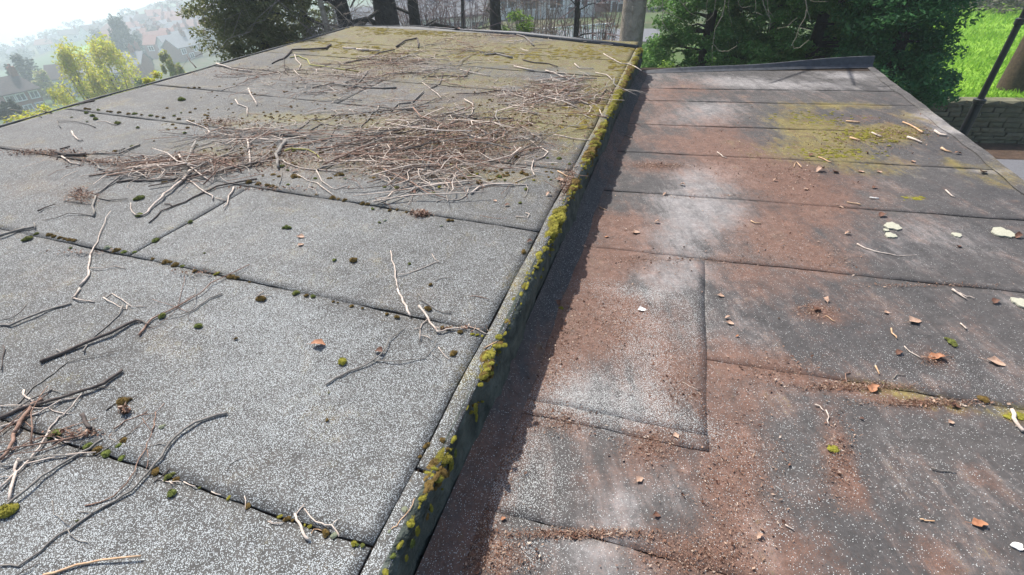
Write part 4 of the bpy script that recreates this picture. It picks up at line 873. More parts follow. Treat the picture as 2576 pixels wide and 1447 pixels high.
# larger cushions hanging on the edge of the step
for q in '''32 2425,485 115 y yellow moss cushion where the seam meets the step edge
32 2410,580 100 y yellow moss cushion under a straw at the step edge
32 2490,570 90 y yellow moss lobe hanging over the step edge beside the straw
32 2240,965 85 y ragged yellow moss tuft on the step edge above the largest one
32 2325,820 46 y small pale yellow moss tuft high on the step edge
42 1975,85 88 y upright yellow moss tuft at the step edge near the brown cushion
42 1860,90 70 b ragged brown-green moss patch beside the upright yellow tuft
42 1540,940 115 y domed yellow moss cushion at the lower end of the step edge
42 1435,1150 80 y round yellow moss ball on the step edge near the bottom
42 1290,1420 75 y yellow moss ball at the very bottom of the step edge
42 1780,380 70 y flat yellow moss patch beside the short cross lap
42 1660,680 90 y slanting yellow moss ridge on the step edge
42 1915,185 60 b olive moss lobe on the step edge below the upright tuft
42 1365,1260 60 g green moss tuft on the step edge near the bottom'''.split('\n'):
    a, b, w_, k, lab = q.split(' ', 4); x, y = map(float, b.split(',')); X, Y = zc(int(a[0]), int(a[1]), x, y)
    moss(L, X, Y, float(w_)*ZF, k, lab, None, .006)
def face(x, y):                              # the point on the step's face seen there
    r = ray(x, y); n = np.array([RT[0], RT[1]]); return r*((VE+.03)/(r[0]*RT[0]+r[1]*RT[1]))
for q in '''32 2190,1210 150 y long yellow moss mound, largest on the face of the step
32 2200,1290 110 y lower half of the long yellow moss on the step face
42 1950,330 150 y broad yellow moss growth on the step face by the short cross lap
42 1920,430 90 b brown tip of the broad moss growth on the step face
42 1990,230 110 g green moss growth high on the step face
42 1750,780 100 y yellow-brown moss lump low on the step face
42 1710,860 90 b brown moss lump lowest on the step face
42 1610,1010 130 y moss collar hanging from the step edge near the bottom
42 1500,1280 90 y yellow moss lump on the step face near the bottom
42 1560,1130 110 g green moss skirt on the step face near the bottom'''.split('\n'):
    a, b, w_, k, lab = q.split(' ', 4); x, y = map(float, b.split(',')); X, Y = zc(int(a[0]), int(a[1]), x, y)
    p = face(X, Y); r = .5*float(w_)*ZF*np.linalg.norm(p)/1300*.9
    o = link('moss_clump', random.choice(CUS[k]), p.tolist()); az = math.atan2(RT[1], RT[0])
    o.rotation_euler = (0, R_(90), az); o.scale = (r*1.25, r*.9, r*.55); tag(o, lab, 'moss')
# the unbroken moss fringe along the edge
V = []; F = []
protoV, protoF = [np.array(c) for c in [cushion(5)[0]]][0], cushion(5)[1]
pv = [np.array(cushion(s_)[0]) for s_ in range(3)]; pf = [cushion(s_)[1] for s_ in range(3)]
def addc(V, F, p, s, rz, k=None, sq=(1, 1, 1)):
    k = random.randrange(3) if k is None else k
    c, s_ = math.cos(rz), math.sin(rz); q = pv[k]*np.array(sq)*s
    q = np.column_stack([q[:, 0]*c-q[:, 1]*s_, q[:, 0]*s_+q[:, 1]*c, q[:, 2]])+p
    n = sum(len(a) for a in V); V.append(q); F += [tuple(i+n for i in f) for f in pf[k]]
u = .4; VY, FY, VB, FB = [], [], [], []
while u < 7.95:
    den = math.sin(u*3.1)*math.sin(u*7.7+1)+.7*math.sin(u*19+2)*math.sin(u*5.3)+.35*(u > 1.3)+.5*(u > 2.2)+.3*(u > 3.5)
    if den > random.uniform(-.7, .7):
        s_ = random.choice((.004, .006, .008, .012))*random.uniform(.8, 1.3)*(1+.10*u)*(.7+.5*max(0, den)); v = VE+random.gauss(-.004, .009)
        T = (VY, FY) if random.random() < .7-.3*math.sin(u*2.2) else (VB, FB)
        addc(T[0], T[1], PL(u, v, .001), s_, random.uniform(-.4, .4)+math.atan2(AX[1], AX[0]), sq=(random.uniform(1.2, 2.4), 1, random.uniform(.6, 1.)))
        if random.random() < .35: addc(T[0], T[1], PL(u, VE+.018, -abs(random.gauss(0, .04))), s_*.9, random.uniform(0, 6.3), sq=(1.2, 1, 1.8))
    u += random.uniform(.002, .0075)*(1+u*.08)
part('moss_fringe', np.vstack(VY), FY, M['ms_y'], up, kind='stuff'); part('moss_fringe', np.vstack(VB), FB, M['ms_b'], up, kind='stuff')

# ------------------------------------------------------------------ fallen sticks and twigs, each traced where it lies
def stick_mb(segs, f, rise=1.0, seed=0):
    r = random.Random(seed); mb = MB()
    for si, (w0, w1, pts, h0, h1) in enumerate(segs):
        # densify with small kinks
        P = []
        n = len(pts)
        for i in range(n-1):
            (x0, y0), (x1, y1) = pts[i], pts[i+1]; m = 2 if math.hypot(x1-x0, y1-y0) > 14 else 1
            for k in range(m): P.append((x0+(x1-x0)*k/m, y0+(y1-y0)*k/m))
        P.append(pts[-1]); N = len(P); W = []; Q = []
        ph = r.uniform(0, 6)
        for i, (x, y) in enumerate(P):
            t = i/(N-1); base = f(x, y, 0); d = np.linalg.norm(base); rad = max(.0011, .5*(w0+(w1-w0)*t)*ZF*d/1300*(.78 if y > 330 else .56))
            rad *= 1+.10*r.uniform(-1, 1)
            lift = rad+.003+(h0+(h1-h0)*t)+rise*.007*max(0, math.sin(t*math.pi*1.6+ph))
            q = f(x, y, lift); j = .0016*d
            if 0 < i < N-1: q = q+np.array([r.uniform(-j, j), r.uniform(-j, j), 0])
            Q.append(q); W.append(rad)
        mb.tube(Q, W, 6 if max(W) > .004 else 5)
    return mb
STK = '''
k|r31|d|long thick dark stick with a snapped peeling end on the left of the upper roof
31 38 34 400,740 640,640 880,540 1100,450 1250,370 1370,320;31 22 16 1365,318 1430,330 1500,365;31 14 10 1420,335 1380,352
k|.|g|smooth grey stick running off the left edge above the thick dark stick
31 22 20 0,370 100,368 230,310 420,235 560,195 715,150;31 8 6 100,300 190,240 260,160;31 7 8 0,320 100,300
k|.|p|long upright twig crossing the seam at left with a bent foot
21 5 24 1110,670 1040,790 1000,930 940,1030 905,1100 890,1240 880,1320 800,1420;31 24 16 800,0 770,60 725,95;31 18 16 725,95 830,125 945,140;21 12 8 905,1240 1050,1240 1150,1230 1260,1250
k|.|p|small hooked pale twig with two feet below the seam at left
31 12 8 1065,90 1120,55 1220,110 1320,180 1460,185;31 10 9 1035,90 1130,140 1240,210 1270,215 1275,160
k|.|g|thin straight twig passing under the thick dark stick
31 16 12 1230,170 1190,260 1090,370 940,490;31 12 18 880,560 860,600 835,635
k|.|r|reddish arching twig with hair-thin side shoots ending at the seam
31 24 10 1395,470 1440,410 1520,300 1700,220 1880,120 2000,50 2120,-60 2500,-240;31 6 5 1440,420 1560,380 1700,280 1780,190 1830,0 1850,-120;31 6 5 1780,190 1900,90 1960,60
k|.|g|pale-sided twig leaning up right from the crossing reddish twigs
31 20 10 2225,50 2100,100 2000,170 1920,230 1820,265 1690,275;31 8 7 1960,0 1960,120 1900,240 1880,310 1910,320
k|.|r|hair-thin reddish twig crossing the other two near the seam
31 5 7 1530,110 1640,150 1780,185 1890,240
k|.|d|short dark twig at the very left edge below the smooth grey stick
31 12 9 30,570 50,610 30,700 10,820
k|.|g|very thin twig trailing below the thick dark stick to the heap
31 7 14 1160,625 1000,660 800,700 680,735 600,800 480,890 340,990 250,1090 170,1170;31 10 8 560,610 650,660 680,735
k|.|d|second thick dark stick, its broken end pointing up right
31 34 38 1225,818 1140,880 1050,950 900,1000 700,1070 520,1120 380,1155 200,1210 0,1300;31 10 8 850,1010 1000,1000 1150,985
k|.|g|mid grey branch lying along the top of the lower left heap
31 22 18 520,1010 400,1070 250,1150 120,1230 0,1310;31 8 8 520,1020 620,1045 800,1035
k|.|r|brown branch standing steeply over the lower left heap
31 34 34 420,1105 330,1160 250,1270 180,1380 140,1447;41 34 28 150,0 120,100 80,190 0,290
k|.|p|pale slender branch low in the lower left heap
31 20 14 0,1390 200,1310 380,1250 480,1190 620,1120 770,1095
k|.|p|long pale branch rising through the lower left heap to the thick stick
31 12 20 840,1040 760,1130 680,1230 590,1300 520,1380 480,1447;41 20 24 500,0 430,120 350,220 260,330 140,440 0,570;41 16 14 260,330 480,280 700,225 960,215
k|.|p|small pale curl hooked over the lower left heap
31 20 16 240,1020 235,1060 270,1100 330,1140
k|.|p|thin pale twig lying crosswise in the lower left heap
31 10 9 0,1180 100,1172 350,1190 470,1200 620,1245 720,1255
k|.|d|thin dark twig slanting past the olive-brown moss cushion
31 12 7 1060,1225 1150,1150 1250,1115 1350,1085
k|.|r|dark-footed twig with fine reddish forks right of the moss cushion
31 14 8 1140,1410 1260,1330 1400,1275 1480,1230;31 7 6 1400,1275 1540,1260 1650,1150;31 10 12 1560,1240 1550,1330 1520,1430;31 6 6 1310,1447 1400,1380 1510,1290;31 6 5 1430,1300 1470,1360 1510,1430
k|.|g|longest branch on the upper roof, curving down left across the lowest seam
31 30 28 2275,1250 2100,1290 1950,1350 1800,1447;41 28 16 1830,0 1700,110 1620,250 1500,400 1320,600 1150,700 930,820 700,980 560,1060 400,1210 190,1345 0,1350;41 12 9 1700,110 1600,135 1480,160 1240,140 1100,75;41 10 8 930,820 780,815;41 9 8 680,990 740,1060 800,1110 880,1120;41 8 6 700,950 600,870 545,840 520,700
k|.|d|short stub with a pale broken end beside the lower left heap
31 44 30 820,1265 860,1330 910,1400;31 22 14 910,1400 970,1447
k|.|g|long straight branch crossing the lowest seam toward the left edge
41 24 26 1030,80 900,170 780,240 640,310 500,400 350,510 150,670 0,800;41 12 10 830,110 800,170 760,210
k|.|p|short pale stick crossing the long branches at the lower left
41 26 24 190,270 160,380 145,470 90,700;41 10 9 0,465 120,465
k|.|r|fine reddish twig hanging beside the longest branch
41 9 14 1530,0 1490,90 1470,160 1400,280 1350,400 1280,520 1150,650 1000,720 850,750;41 8 6 1470,170 1490,280 1460,400
k|.|g|slender twig sloping above the lowest seam at left
41 16 12 1310,20 1130,130 960,240;41 10 6 830,60 960,0
k|.|o|smooth tan switch lying alone at the bottom left corner
41 26 18 430,1447 560,1420 760,1340 1000,1300 1410,1255
k|.|d|thin dark twig beside the tan switch at the bottom left
41 12 8 180,1447 290,1370 400,1320
k|.|p|small pale curved shaving at the head of the lowest seam
41 14 12 490,40 560,90 660,125 730,105
k|.|d|short dark twig laid over two moss cushions on the lowest seam
41 14 12 1700,380 1620,460 1540,520
k|.|p|pair of pale shavings beside the moss cushions on the lowest seam
41 12 10 1630,500 1720,510 1820,515;41 14 10 1700,505 1755,540
k|.|g|hair-thin curved twig alone on the wide grey strip
41 9 7 2430,250 2300,340 2270,400
k|.|p|thin upright straw crossing the lowest seam
41 9 9 2450,650 2470,700 2455,820
k|.|p|first of two pale slivers along the lowest seam
41 12 12 1840,510 1960,560
k|.|p|second of two pale slivers along the lowest seam
41 12 14 2120,610 2215,645
k|.|p|stout pale forked twig at the right end of the lowest seam
42 26 34 380,830 400,890 440,960 480,1040 525,1095;42 20 14 400,830 440,780 475,740
k|.|p|thin pale arched twig with a forked foot at the lowest seam
42 14 18 475,780 530,860 600,910 690,940 755,950 800,1010 825,1060;42 12 10 760,950 775,910 810,890
k|.|o|long straw lying on the edge strip near the bottom
42 9 16 1580,680 1560,740 1480,860 1400,950 1350,985
k|.|p|tiny forked straw left of the stout forked twig
42 10 9 110,905 160,925 280,920;42 8 7 160,925 130,900
k|.|o|tiny bent straw between two moss cushions on the lowest seam
42 10 9 545,1030 575,985 650,1000
k|.|p|long pale stick standing between two seams, thickest at its foot
22 16 20 1340,1070 1360,1160 1390,1270 1395,1380 1420,1447;32 24 30 1410,0 1450,90 1490,180 1540,275
k|.|p|thin bent twig with an angled tip right of the long pale stick
22 12 11 1410,1310 1520,1295 1620,1260 1750,1200 1835,1180;22 9 7 1835,1180 1780,1140 1755,1100
k|.|g|thin curved twig above the forked pale stick
32 14 14 1610,50 1650,110 1760,190 1850,235 1950,250;32 8 7 1870,225 1950,230 2020,240
k|.|p|forked pale stick lying over the seam by the edge strip
32 32 20 1625,175 1690,250 1730,340 1815,440 1900,410 2020,395 2130,385;32 14 10 2130,385 2240,420 2330,470;32 16 14 1710,310 1650,360 1635,400 1635,510;32 12 12 1640,400 1580,405;32 13 11 1640,470 1700,485 1760,515
k|.|g|long forked twig holding a rust leaf in the middle of the roof
32 26 10 690,965 790,895 920,835 1050,790 1170,720 1240,660 1290,590 1330,510 1410,450 1475,400;32 16 12 1170,730 1350,725 1550,715 1700,700;32 9 8 1690,690 1750,630 1800,520;32 9 7 1750,640 1840,720;32 6 5 1320,720 1380,680
k|.|p|short straight straw left of the square brown moss
32 11 10 1820,590 1880,680 1930,710
k|.|o|stub of tan straw across the yellow moss at the step edge
32 18 16 2280,600 2405,535
k|.|r|tiny reddish straw alone near the edge strip
32 10 9 2130,80 2180,78 2320,105
k|.|g|small arched twig above the olive moss ball
22 9 9 1790,1380 1830,1345 1900,1335 1980,1345
k|.|p|two crossed straws on the olive moss cushion
32 10 12 0,80 70,30;32 14 12 40,75 150,65
k|.|g|bent grey-barked stick rising steeply at the left of the heap
22 34 44 215,230 210,150 200,100 230,50 270,-10 285,-30;22 12 10 240,250 250,340 225,400
k|.|y|yellow-tipped twig springing from the bent grey-barked stick
22 26 12 280,70 340,45 420,50 520,55 600,110 660,160
k|.|p|pale twig running level from the bent stick across the grey felt
22 16 16 0,190 100,170 250,160 330,205 460,245 600,260 720,265 820,275
k|.|g|dark grey branch slanting up right into the heap
22 24 28 600,262 700,220 820,140 960,70 1050,40 1200,-40
k|.|p|long wavy twig dropping to the seam below the heap
22 14 13 410,310 500,370 600,390 700,460 770,520
k|.|p|twig curving like a hook below the left side of the heap
22 12 12 595,260 660,370 720,430 790,460 900,420
k|.|p|prominent curved pale stick under the right side of the heap
22 18 30 1480,350 1600,400 1760,405 1900,385 2030,310
k|.|p|pale branched stick reaching toward the edge strip
22 26 26 2145,495 2230,430 2380,400 2576,405;22 14 10 2380,400 2250,360;22 14 12 2120,450 2100,520 2020,560 1860,560 1800,580;23 16 16 -20,400 140,410
k|.|g|thick mossy grey piece of branch inside the heap, nearly upright
22 34 40 1760,20 1740,140 1720,220 1650,300
k|.|p|thin looped twig by the edge strip in the upper half
23 18 14 270,30 345,80 300,130 200,160 180,240 205,310 90,350 0,390
k|.|p|small curled straw with a hook beside the round green moss ball
23 13 12 20,725 130,740 155,700 120,690
k|.|o|tan splinter at the edge strip above the rust-brown leaf pile
23 20 15 440,270 530,320 620,340
k|.|d|long dark branch lying level across the upper left
21 20 34 1170,380 1300,365 1500,365 1800,345 2000,300 2200,270 2400,220 2576,190;22 30 22 0,190 100,150 250,90
k|.|g|wavy grey branch left of the long dark one
21 20 20 930,180 1010,240 1100,270 1220,300 1430,315 1510,350
k|.|g|grey twig climbing from the moss to the wavy grey branch
21 14 24 950,510 1060,440 1120,390 1220,310
k|.|p|long curved twig sweeping down from the dark branch and hooking left
21 34 20 1910,265 1850,340 1760,420 1650,500 1600,560 1530,620 1480,680 1430,715;21 16 9 1430,715 1350,710 1300,650 1310,590
k|.|d|dark kinked branch running down left to a broken tip
21 14 24 1495,790 1620,670 1750,620 1850,580 1920,540 2050,480 2180,420 2320,395 2576,350;21 16 12 1720,620 1700,605 1650,600
k|.|p|pale splinter standing upright in the middle left tangle
21 22 24 2480,-60 2490,80 2510,210
k|.|p|small forked pale twig on the slanting lap
21 18 14 2345,430 2300,520 2280,600 2240,640;21 12 10 2270,570 2160,540
k|.|p|thin pale twig dropping toward the slanting lap
21 16 14 1880,350 2000,440 2120,520 2130,555
k|.|p|short pale twig near the seam debris at left
21 16 12 620,125 720,190 800,210
k|.|g|fine twig with a pale upright leg at the left
21 20 18 960,520 940,620 940,725;21 12 7 940,725 820,700 680,695 560,740 450,760;21 12 12 640,560 800,590 960,590
k|.|g|arching thin twig right of the upright leg
21 12 12 990,540 1100,560 1280,550
k|.|d|small dark broken twig alone at the left
21 16 8 380,670 440,640 560,600
k|.|g|stout grey stick lying on moss at the seam's left end
21 26 22 -10,925 120,880 250,850 345,830;21 14 10 340,790 345,850;21 16 12 230,860 230,830
k|.|d|dark branched stick at the left end of the third seam
21 30 30 510,60 620,95 720,108 860,100;21 14 10 600,50 700,20
k|.|g|grey twig arching from the dark branched stick
21 14 20 820,100 1000,95 1200,90 1400,5;21 12 10 1180,70 1250,40
k|.|p|zigzag pale twig above the wavy grey branch
21 14 13 1330,130 1420,125 1470,140 1420,200 1420,245 1500,280
k|.|p|heavy pale stick on the far left edge below the conifer
11 24 24 2170,640 2320,690 2520,720
k|.|p|hooked pale twig on the high left strip
11 18 20 1870,1210 2000,1260 2090,1300 2100,1330 2070,1360
k|.|p|short pale straw alone on the upper left strip
11 14 12 720,1320 770,1390 830,1410
k|.|g|thin grey twig lying below the left end of the high seam
11 10 13 570,1215 760,1220 900,1245 955,1280;11 10 8 570,1215 610,1285
k|.|p|thin pale arched twig beside the grey one on the upper left strip
11 10 13 970,1220 1060,1220 1170,1255
k|.|d|dark twig sticking up over the left edge of the roof
11 10 16 1865,548 1910,610 1965,680
k|.|d|dark slip of bark lying on the left edge
11 18 22 750,1055 860,1025 950,1010
k|.|d|short dark twig hooked on the left edge farther down
11 18 14 430,1115 520,1135
k|.|g|thin wiry twig arching over the left edge
11 8 9 100,1100 300,1120 420,1180
k|.|p|kinked pale twig standing in the high tangle at left
11 18 16 2360,1000 2380,1050 2480,1080 2480,1160;11 24 22 2490,890 2540,1000 2576,1060
k|.|d|thick dark branch high on the left, bent like an elbow
12 18 38 150,640 220,600 270,590 350,500 500,495 690,485 740,450;12 14 10 270,590 285,735
k|.|g|long slim dark branch lying level below the far litter heap
12 20 34 560,880 750,840 900,860 1100,880 1260,885 1400,880;12 18 18 880,835 960,800 1060,800 1140,860;12 20 18 970,880 1060,790 1110,710
k|.|d|dark arched branch among the far litter
12 30 24 1400,470 1480,410 1610,385 1620,480
k|.|p|short pale log with dark bark near the far end
12 28 26 860,480 1000,490;12 34 34 1000,495 1130,505;12 24 24 1130,505 1230,510
k|.|d|slender dark twig rising to the arched branch
12 20 22 860,640 1000,610 1130,590 1230,530 1380,500
k|.|g|bent grey branch like an elbow above the big heap
12 26 22 1670,915 1550,1030 1430,1040 1340,1110;12 26 18 1340,1110 1220,1100 1150,1150 1100,1220 1040,1270 1020,1400;12 14 12 1550,1030 1640,1090 1700,1140
k|.|p|straight pale branch rising across the heap, longest of its slant
12 22 24 1380,1500 1480,1447 1700,1360 1850,1280 2040,1190
k|.|p|long level pale branch winding across the upper heap
12 16 20 1000,1410 1300,1370 1500,1320 1560,1300 1600,1240 1750,1170 1950,1130 2100,1080
k|.|g|grey-green lichened branch near the far right of the upper roof
12 20 34 2280,550 2400,540 2560,580
k|.|d|thick dark twig lying level in the far litter
12 20 20 1720,770 1900,760 2120,775;12 16 16 1740,890 1830,850 1860,730
k|.|p|thin pale twig lying level toward the far right
12 14 14 2040,700 2200,740 2340,765
k|.|p|stout pale wavy stick in the right half of the heap
12 28 26 1960,1380 2080,1350 2250,1390 2400,1400
k|.|g|grey curved branch along the upper rim of the heap
12 22 24 2100,1210 2300,1180 2576,1190
k|.|p|bleached stub, whitest in the heap
12 36 34 2190,1270 2300,1340;12 26 24 2120,1220 2160,1290
k|.|y|yellow lichened twig curling across the high left
12 16 18 330,580 420,565 500,600 530,650 680,670 820,690 1020,720
k|.|p|short pale stick below the elbow-shaped branch
12 18 14 370,700 450,780;12 16 14 380,550 430,650 420,700
k|.|d|dark branch lying along the far edge of the heap
12 18 22 2000,940 2200,940 2450,905
k|.|g|grey twig at the left rim of the heap
12 18 18 200,1370 400,1310 520,1220
k|.|g|grey twig pair over the left rim of the heap
12 18 16 530,1310 640,1250 720,1250;12 16 14 540,1200 690,1195
k|.|g|arched grey twig framing the left side of the heap
12 16 14 730,1400 780,1310 850,1280 1040,1265
k|.|p|slanting pale twig above the right of the heap
12 10 20 1660,830 1760,900 1850,990
k|.|g|grey twig over the far edge kerb near the bare trunks
13 20 24 0,340 110,370 200,460
k|.|p|bleached twig drifting toward the right far corner
13 24 26 0,665 200,710;13 26 18 320,710 400,730 520,780 640,830
k|.|p|long pale twig pointing at the step edge near the far corner
13 16 16 900,540 1000,600 1080,640 1150,640 1280,710
k|.|p|short forked twig near the step edge at the far right
13 18 14 820,730 930,750 990,810
k|.|p|kinked pale twig below the far right moss band
13 18 14 610,640 660,690 800,690
k|.|d|dark twig lying level under the far right moss band
13 22 18 90,600 200,630 360,640 440,670
k|.|p|pale stick at the right rim of the heap below the clear strip
13 22 22 0,1100 120,1120 240,1145;13 14 12 110,980 90,1080 70,1170
k|.|p|forked twig sprawling over the right litter patch
13 16 16 670,1000 680,950 580,930 470,860 330,850 230,810
k|.|p|pale twig at the lower rim of the right litter patch
13 18 16 0,950 130,990 250,1050
k|.|d|dark forked twig nearest the step edge in the right litter patch
13 20 14 820,1030 870,970 930,900 990,940
k|.|p|small hooked twig in the mossy corner by the step
13 14 12 280,800 290,850 330,910
k|.|p|short straw on the clear grey strip at right
13 18 14 690,1140 780,1190
k|.|p|second short straw on the clear grey strip at right
13 18 14 860,1100 890,1170
k|.|p|long thin straw below the mossy patch at right
13 14 12 390,1350 600,1390 760,1410
'''
STR = '''
24 18 9 905,1000 970,1040 1080,1075 1230,1100 1320,1125;24 8 7 1320,1125 1430,1115 1500,1110|p|long slim twig beside the two white lichen discs
24 14 9 1790,460 1820,500 1880,530|p|short curved straw high on the dark half of the lower roof
24 26 14 1745,38 1800,65 1850,80|o|tan stalk near the outer edge of the lower roof
24 12 14 800,580 870,590 940,608|o|tan straw at the right end of the dusty seam
24 14 14 1030,535 1120,545|w|whitish splinter above the mossy line on lower roof
24 14 12 515,130 580,160 650,185|o|thin straw on the mossy dust patch
24 12 12 270,230 300,180 345,235|o|bent straw like a peak on the brown dust
34 22 14 1860,10 1920,50 2000,105|p|larger of two straws near the seam at right
34 12 10 1930,45 2000,75 2080,98|p|fainter of two straws near the seam at right
34 13 13 1375,580 1430,630 1540,698|p|pale jointed straw in the chip patch at right
34 18 14 1245,400 1260,450 1300,500|o|curved tan seed stalk above the chip patch
34 20 12 1085,775 1100,820 1125,860|o|little curved straw below the rust flakes
34 12 11 1270,905 1310,870 1385,860|g|arched dull straw right of the little curved one
34 14 11 835,845 790,860 780,910 800,950|r|reddish C-shaped straw left of the little curved one
34 16 13 590,1220 610,1290 615,1360|p|upright straw below the dusty seam
34 20 12 480,1165 520,1180 565,1225|p|twisted pale husk above the upright straw
34 10 9 580,270 640,310 690,335|o|thin straw beside the rust flake pile
34 34 34 2455,1215 2480,1310 2570,1430;34 12 9 2490,1380 2520,1390|p|stout whitish stick entering at the right edge
34 14 14 1940,350 1965,380 2000,405|p|small forked pale splinter at right
44 18 8 1650,370 1740,398 1850,398 1900,415|g|grey bent straw on the dark lower right
44 12 16 1535,885 1590,900 1680,905|o|tan bent straw near the bottom right
44 16 16 180,940 265,990|p|pale sliver at the left of the dark lower right
43 10 14 690,940 690,940|p|x
33 9 8 1690,940 1760,980 1850,1025|p|thin curved straw on the white chip patch
33 12 10 330,30 370,75|w|whitish splinter in the shade below the step
42 9 10 2145,1045 2080,1130 1980,1250|g|long straw in the shade beside the step near the bottom
42 11 10 1920,1345 1860,1430|g|short straw at the bottom in the step's shade
42 6 7 2420,430 2345,545|g|hair-thin straw at the edge of the step's shade
23 14 12 860,630 930,660|o|short tan straw left of the pale dusty patch
23 14 14 2380,770 2410,790 2480,795|o|tan straw at the right of the pale dusty patch
23 14 12 2040,80 2100,130 2140,140|p|straw on the dusty moss high on the lower roof
13 16 12 1040,1330 1120,1355 1190,1380|g|pale bent straw in the shade high by the step
14 22 26 790,1215 930,1230|o|tan stalk on the upper moss patch at right
14 22 20 1360,1225 1480,1280 1560,1330|o|long tan stalk pointing at the outer edge
14 26 20 1680,1310 1740,1350 1800,1360|p|pale stalk lying on the last cross seam
14 26 18 1405,1375 1550,1430|p|pale stalk just below the last cross seam
14 20 20 830,1380 930,1410|o|thin tan stalk in front of the yellow moss patch
14 14 18 1050,1330 1140,1370|p|straw lying across the yellow moss patch
'''
def parse(seg):
    out = []
    for s_ in seg.split(';'):
        q = s_.split(); r, c = int(q[0][0]), int(q[0][1])
        pts = [zc(r, c, *map(float, k.split(','))) for k in q[3:]]
        out.append((float(q[1]), float(q[2]), pts, 0., 0.))
    return out
LN = [l for l in STK.strip().split('\n')]
nst = 0
for i in range(0, len(LN), 2):
    _, _, k, lab = LN[i].split('|')
    mb = stick_mb(parse(LN[i+1]), L, 1.0, i); c = np.mean(mb.V, axis=0); c[2] = min(v[2] for v in mb.V)
    solo('fallen_branch' if ('branch' in lab or 'stick' in lab) else 'fallen_twig', mb.V, mb.F, M['tw_'+k], lab, 'stick' if 'stick' in lab else 'branch' if 'branch' in lab else 'twig', origin=c, smooth=True); nst += 1
for ln in STR.strip().split('\n'):
    seg, k, lab = ln.split('|')
    if lab == 'x': continue
    mb = stick_mb(parse(seg), RR, .5, len(lab)); c = np.mean(mb.V, axis=0); c[2] = min(v[2] for v in mb.V)
    solo('straw' if 'stick' not in lab else 'fallen_twig', mb.V, mb.F, M['leaf_w'] if k == 'w' else M['tw_'+k], lab, 'straw' if 'stick' not in lab else 'twig', origin=c, smooth=True)
# twigs of the heaps: forked, kinked, no two alike in place
def twig_V(seed, ln=1.0):
    r = random.Random(seed); segs = []
    def grow(p, a, l, rad, dep):
        n = r.randint(3, 5); P = [p]; z = p[2]
        for i in range(n):
            a += r.gauss(0, .28); z = max(.4*rad+.002, z+r.gauss(0, .012)); q = P[-1]; P.append((q[0]+math.cos(a)*l/n, q[1]+math.sin(a)*l/n, z))
        segs.append((P, [rad*(1-.55*i/n) for i in range(n+1)]))
        if dep > 0:
            for k in range(r.randint(1, 3)):
                b = r.randint(1, n-1); grow(P[b], a+r.choice((-1, 1))*r.uniform(.4, 1.0), l*r.uniform(.3, .55), rad*.6, dep-1)
    grow((0, 0, .008), 0, ln, .012*ln**.5*.55, 1 if r.random() < .75 else 0)
    mb = MB()
    for P, R2 in segs: mb.tube([(p[0], p[1], p[2]*.9+.002) for p in P], R2, 5)
    V = np.array(mb.V); V[:, 0] -= ln/2; return V, mb.F
TW = {}
for k in 'gprd': TW[k] = [mesh('twig', *twig_V(ord(k)*9+s_, .42), M['tw_'+k], True) for s_ in range(10)]
def slope_rot(nrm, az): 
    z = Vector(nrm.tolist()); x = Vector((math.cos(az), math.sin(az), 0)); x = (x-z*x.dot(z)).normalized(); y = z.cross(x)
    return Matrix((x, y, z)).transposed().to_euler()
HEAP = [
 (1055, 445, 170, 50, 20, .04, 'the lower fringe of the big heap', 'twigs at the lower fringe of the big heap'),  # cx, cy, rx, ry, count, lift, label, group
 (1080, 345, 330, 96, 98, .07, 'the big heap mid roof', 'twigs tangled in the big heap'),
 (1040, 165, 230, 48, 46, .02, 'the far litter below the bare trunks', 'twigs in the far litter'),
 (1400, 240, 150, 46, 48, .03, 'the litter near the far step', 'twigs in the far right litter patch'),
 (430, 425, 190, 34, 34, .03, 'the upper left seam tangle', 'twigs in the left tangle'),
 (620, 345, 130, 30, 16, .02, 'the mossy felt left of the heap', 'twigs scattered left of the big heap'),
 (1230, 112, 230, 34, 24, .02, 'the far kerb litter', 'twigs along the far kerb'),
 (50, 1120, 80, 90, 7, .02, 'the reddish lower left heap', 'fine twigs in the lower left heap'),
 (800, 210, 240, 50, 24, .02, 'the high left felt', 'twigs scattered over the high left felt')]
for (x, y, rx, ry, n, lf, lab, grp) in HEAP:
    for k in range(n):
        for _ in range(20):
            a, b = random.gauss(0, .5), random.gauss(0, .5)
            if a*a+b*b < 1: break
        X, Y = x+a*rx, max(70, y+b*ry); p = L(X, Y, random.uniform(0, lf)*(1-min(1, (a*a+b*b))))
        if uv(p)[1] > VE-.1: continue
        kk = random.choice('ppprrrggdd' if 'reddish' not in lab else 'rrrpg')
        o = link('fallen_twig', random.choice(TW[kk]), p.tolist(), None, slope_rot(NL, random.choice((random.gauss(.45, .4), random.gauss(3.5, .4), random.uniform(0, 6.3)))))
        s_ = random.uniform(.55, 1.9)*(.75 if y < 150 else .5 if y > 900 else 1); o.scale = (s_, s_, min(s_, 1.)*random.uniform(.7, 1.5))
        size = 'short' if s_ < .9 else 'long' if s_ > 1.45 else 'mid-length'; look = {'p': 'pale', 'r': 'reddish', 'g': 'grey', 'd': 'dark'}[kk]
        side = 'left end' if a < -.5 else 'left half' if a < -.12 else 'middle' if a < .15 else 'right half' if a < .5 else 'right end'; dep = 'back' if b < -.25 else 'front' if b > .25 else 'core'
        tag(o, '%s %s twig, %s at the %s of %s' % (size, look, dep, side, lab), 'twig', grp)
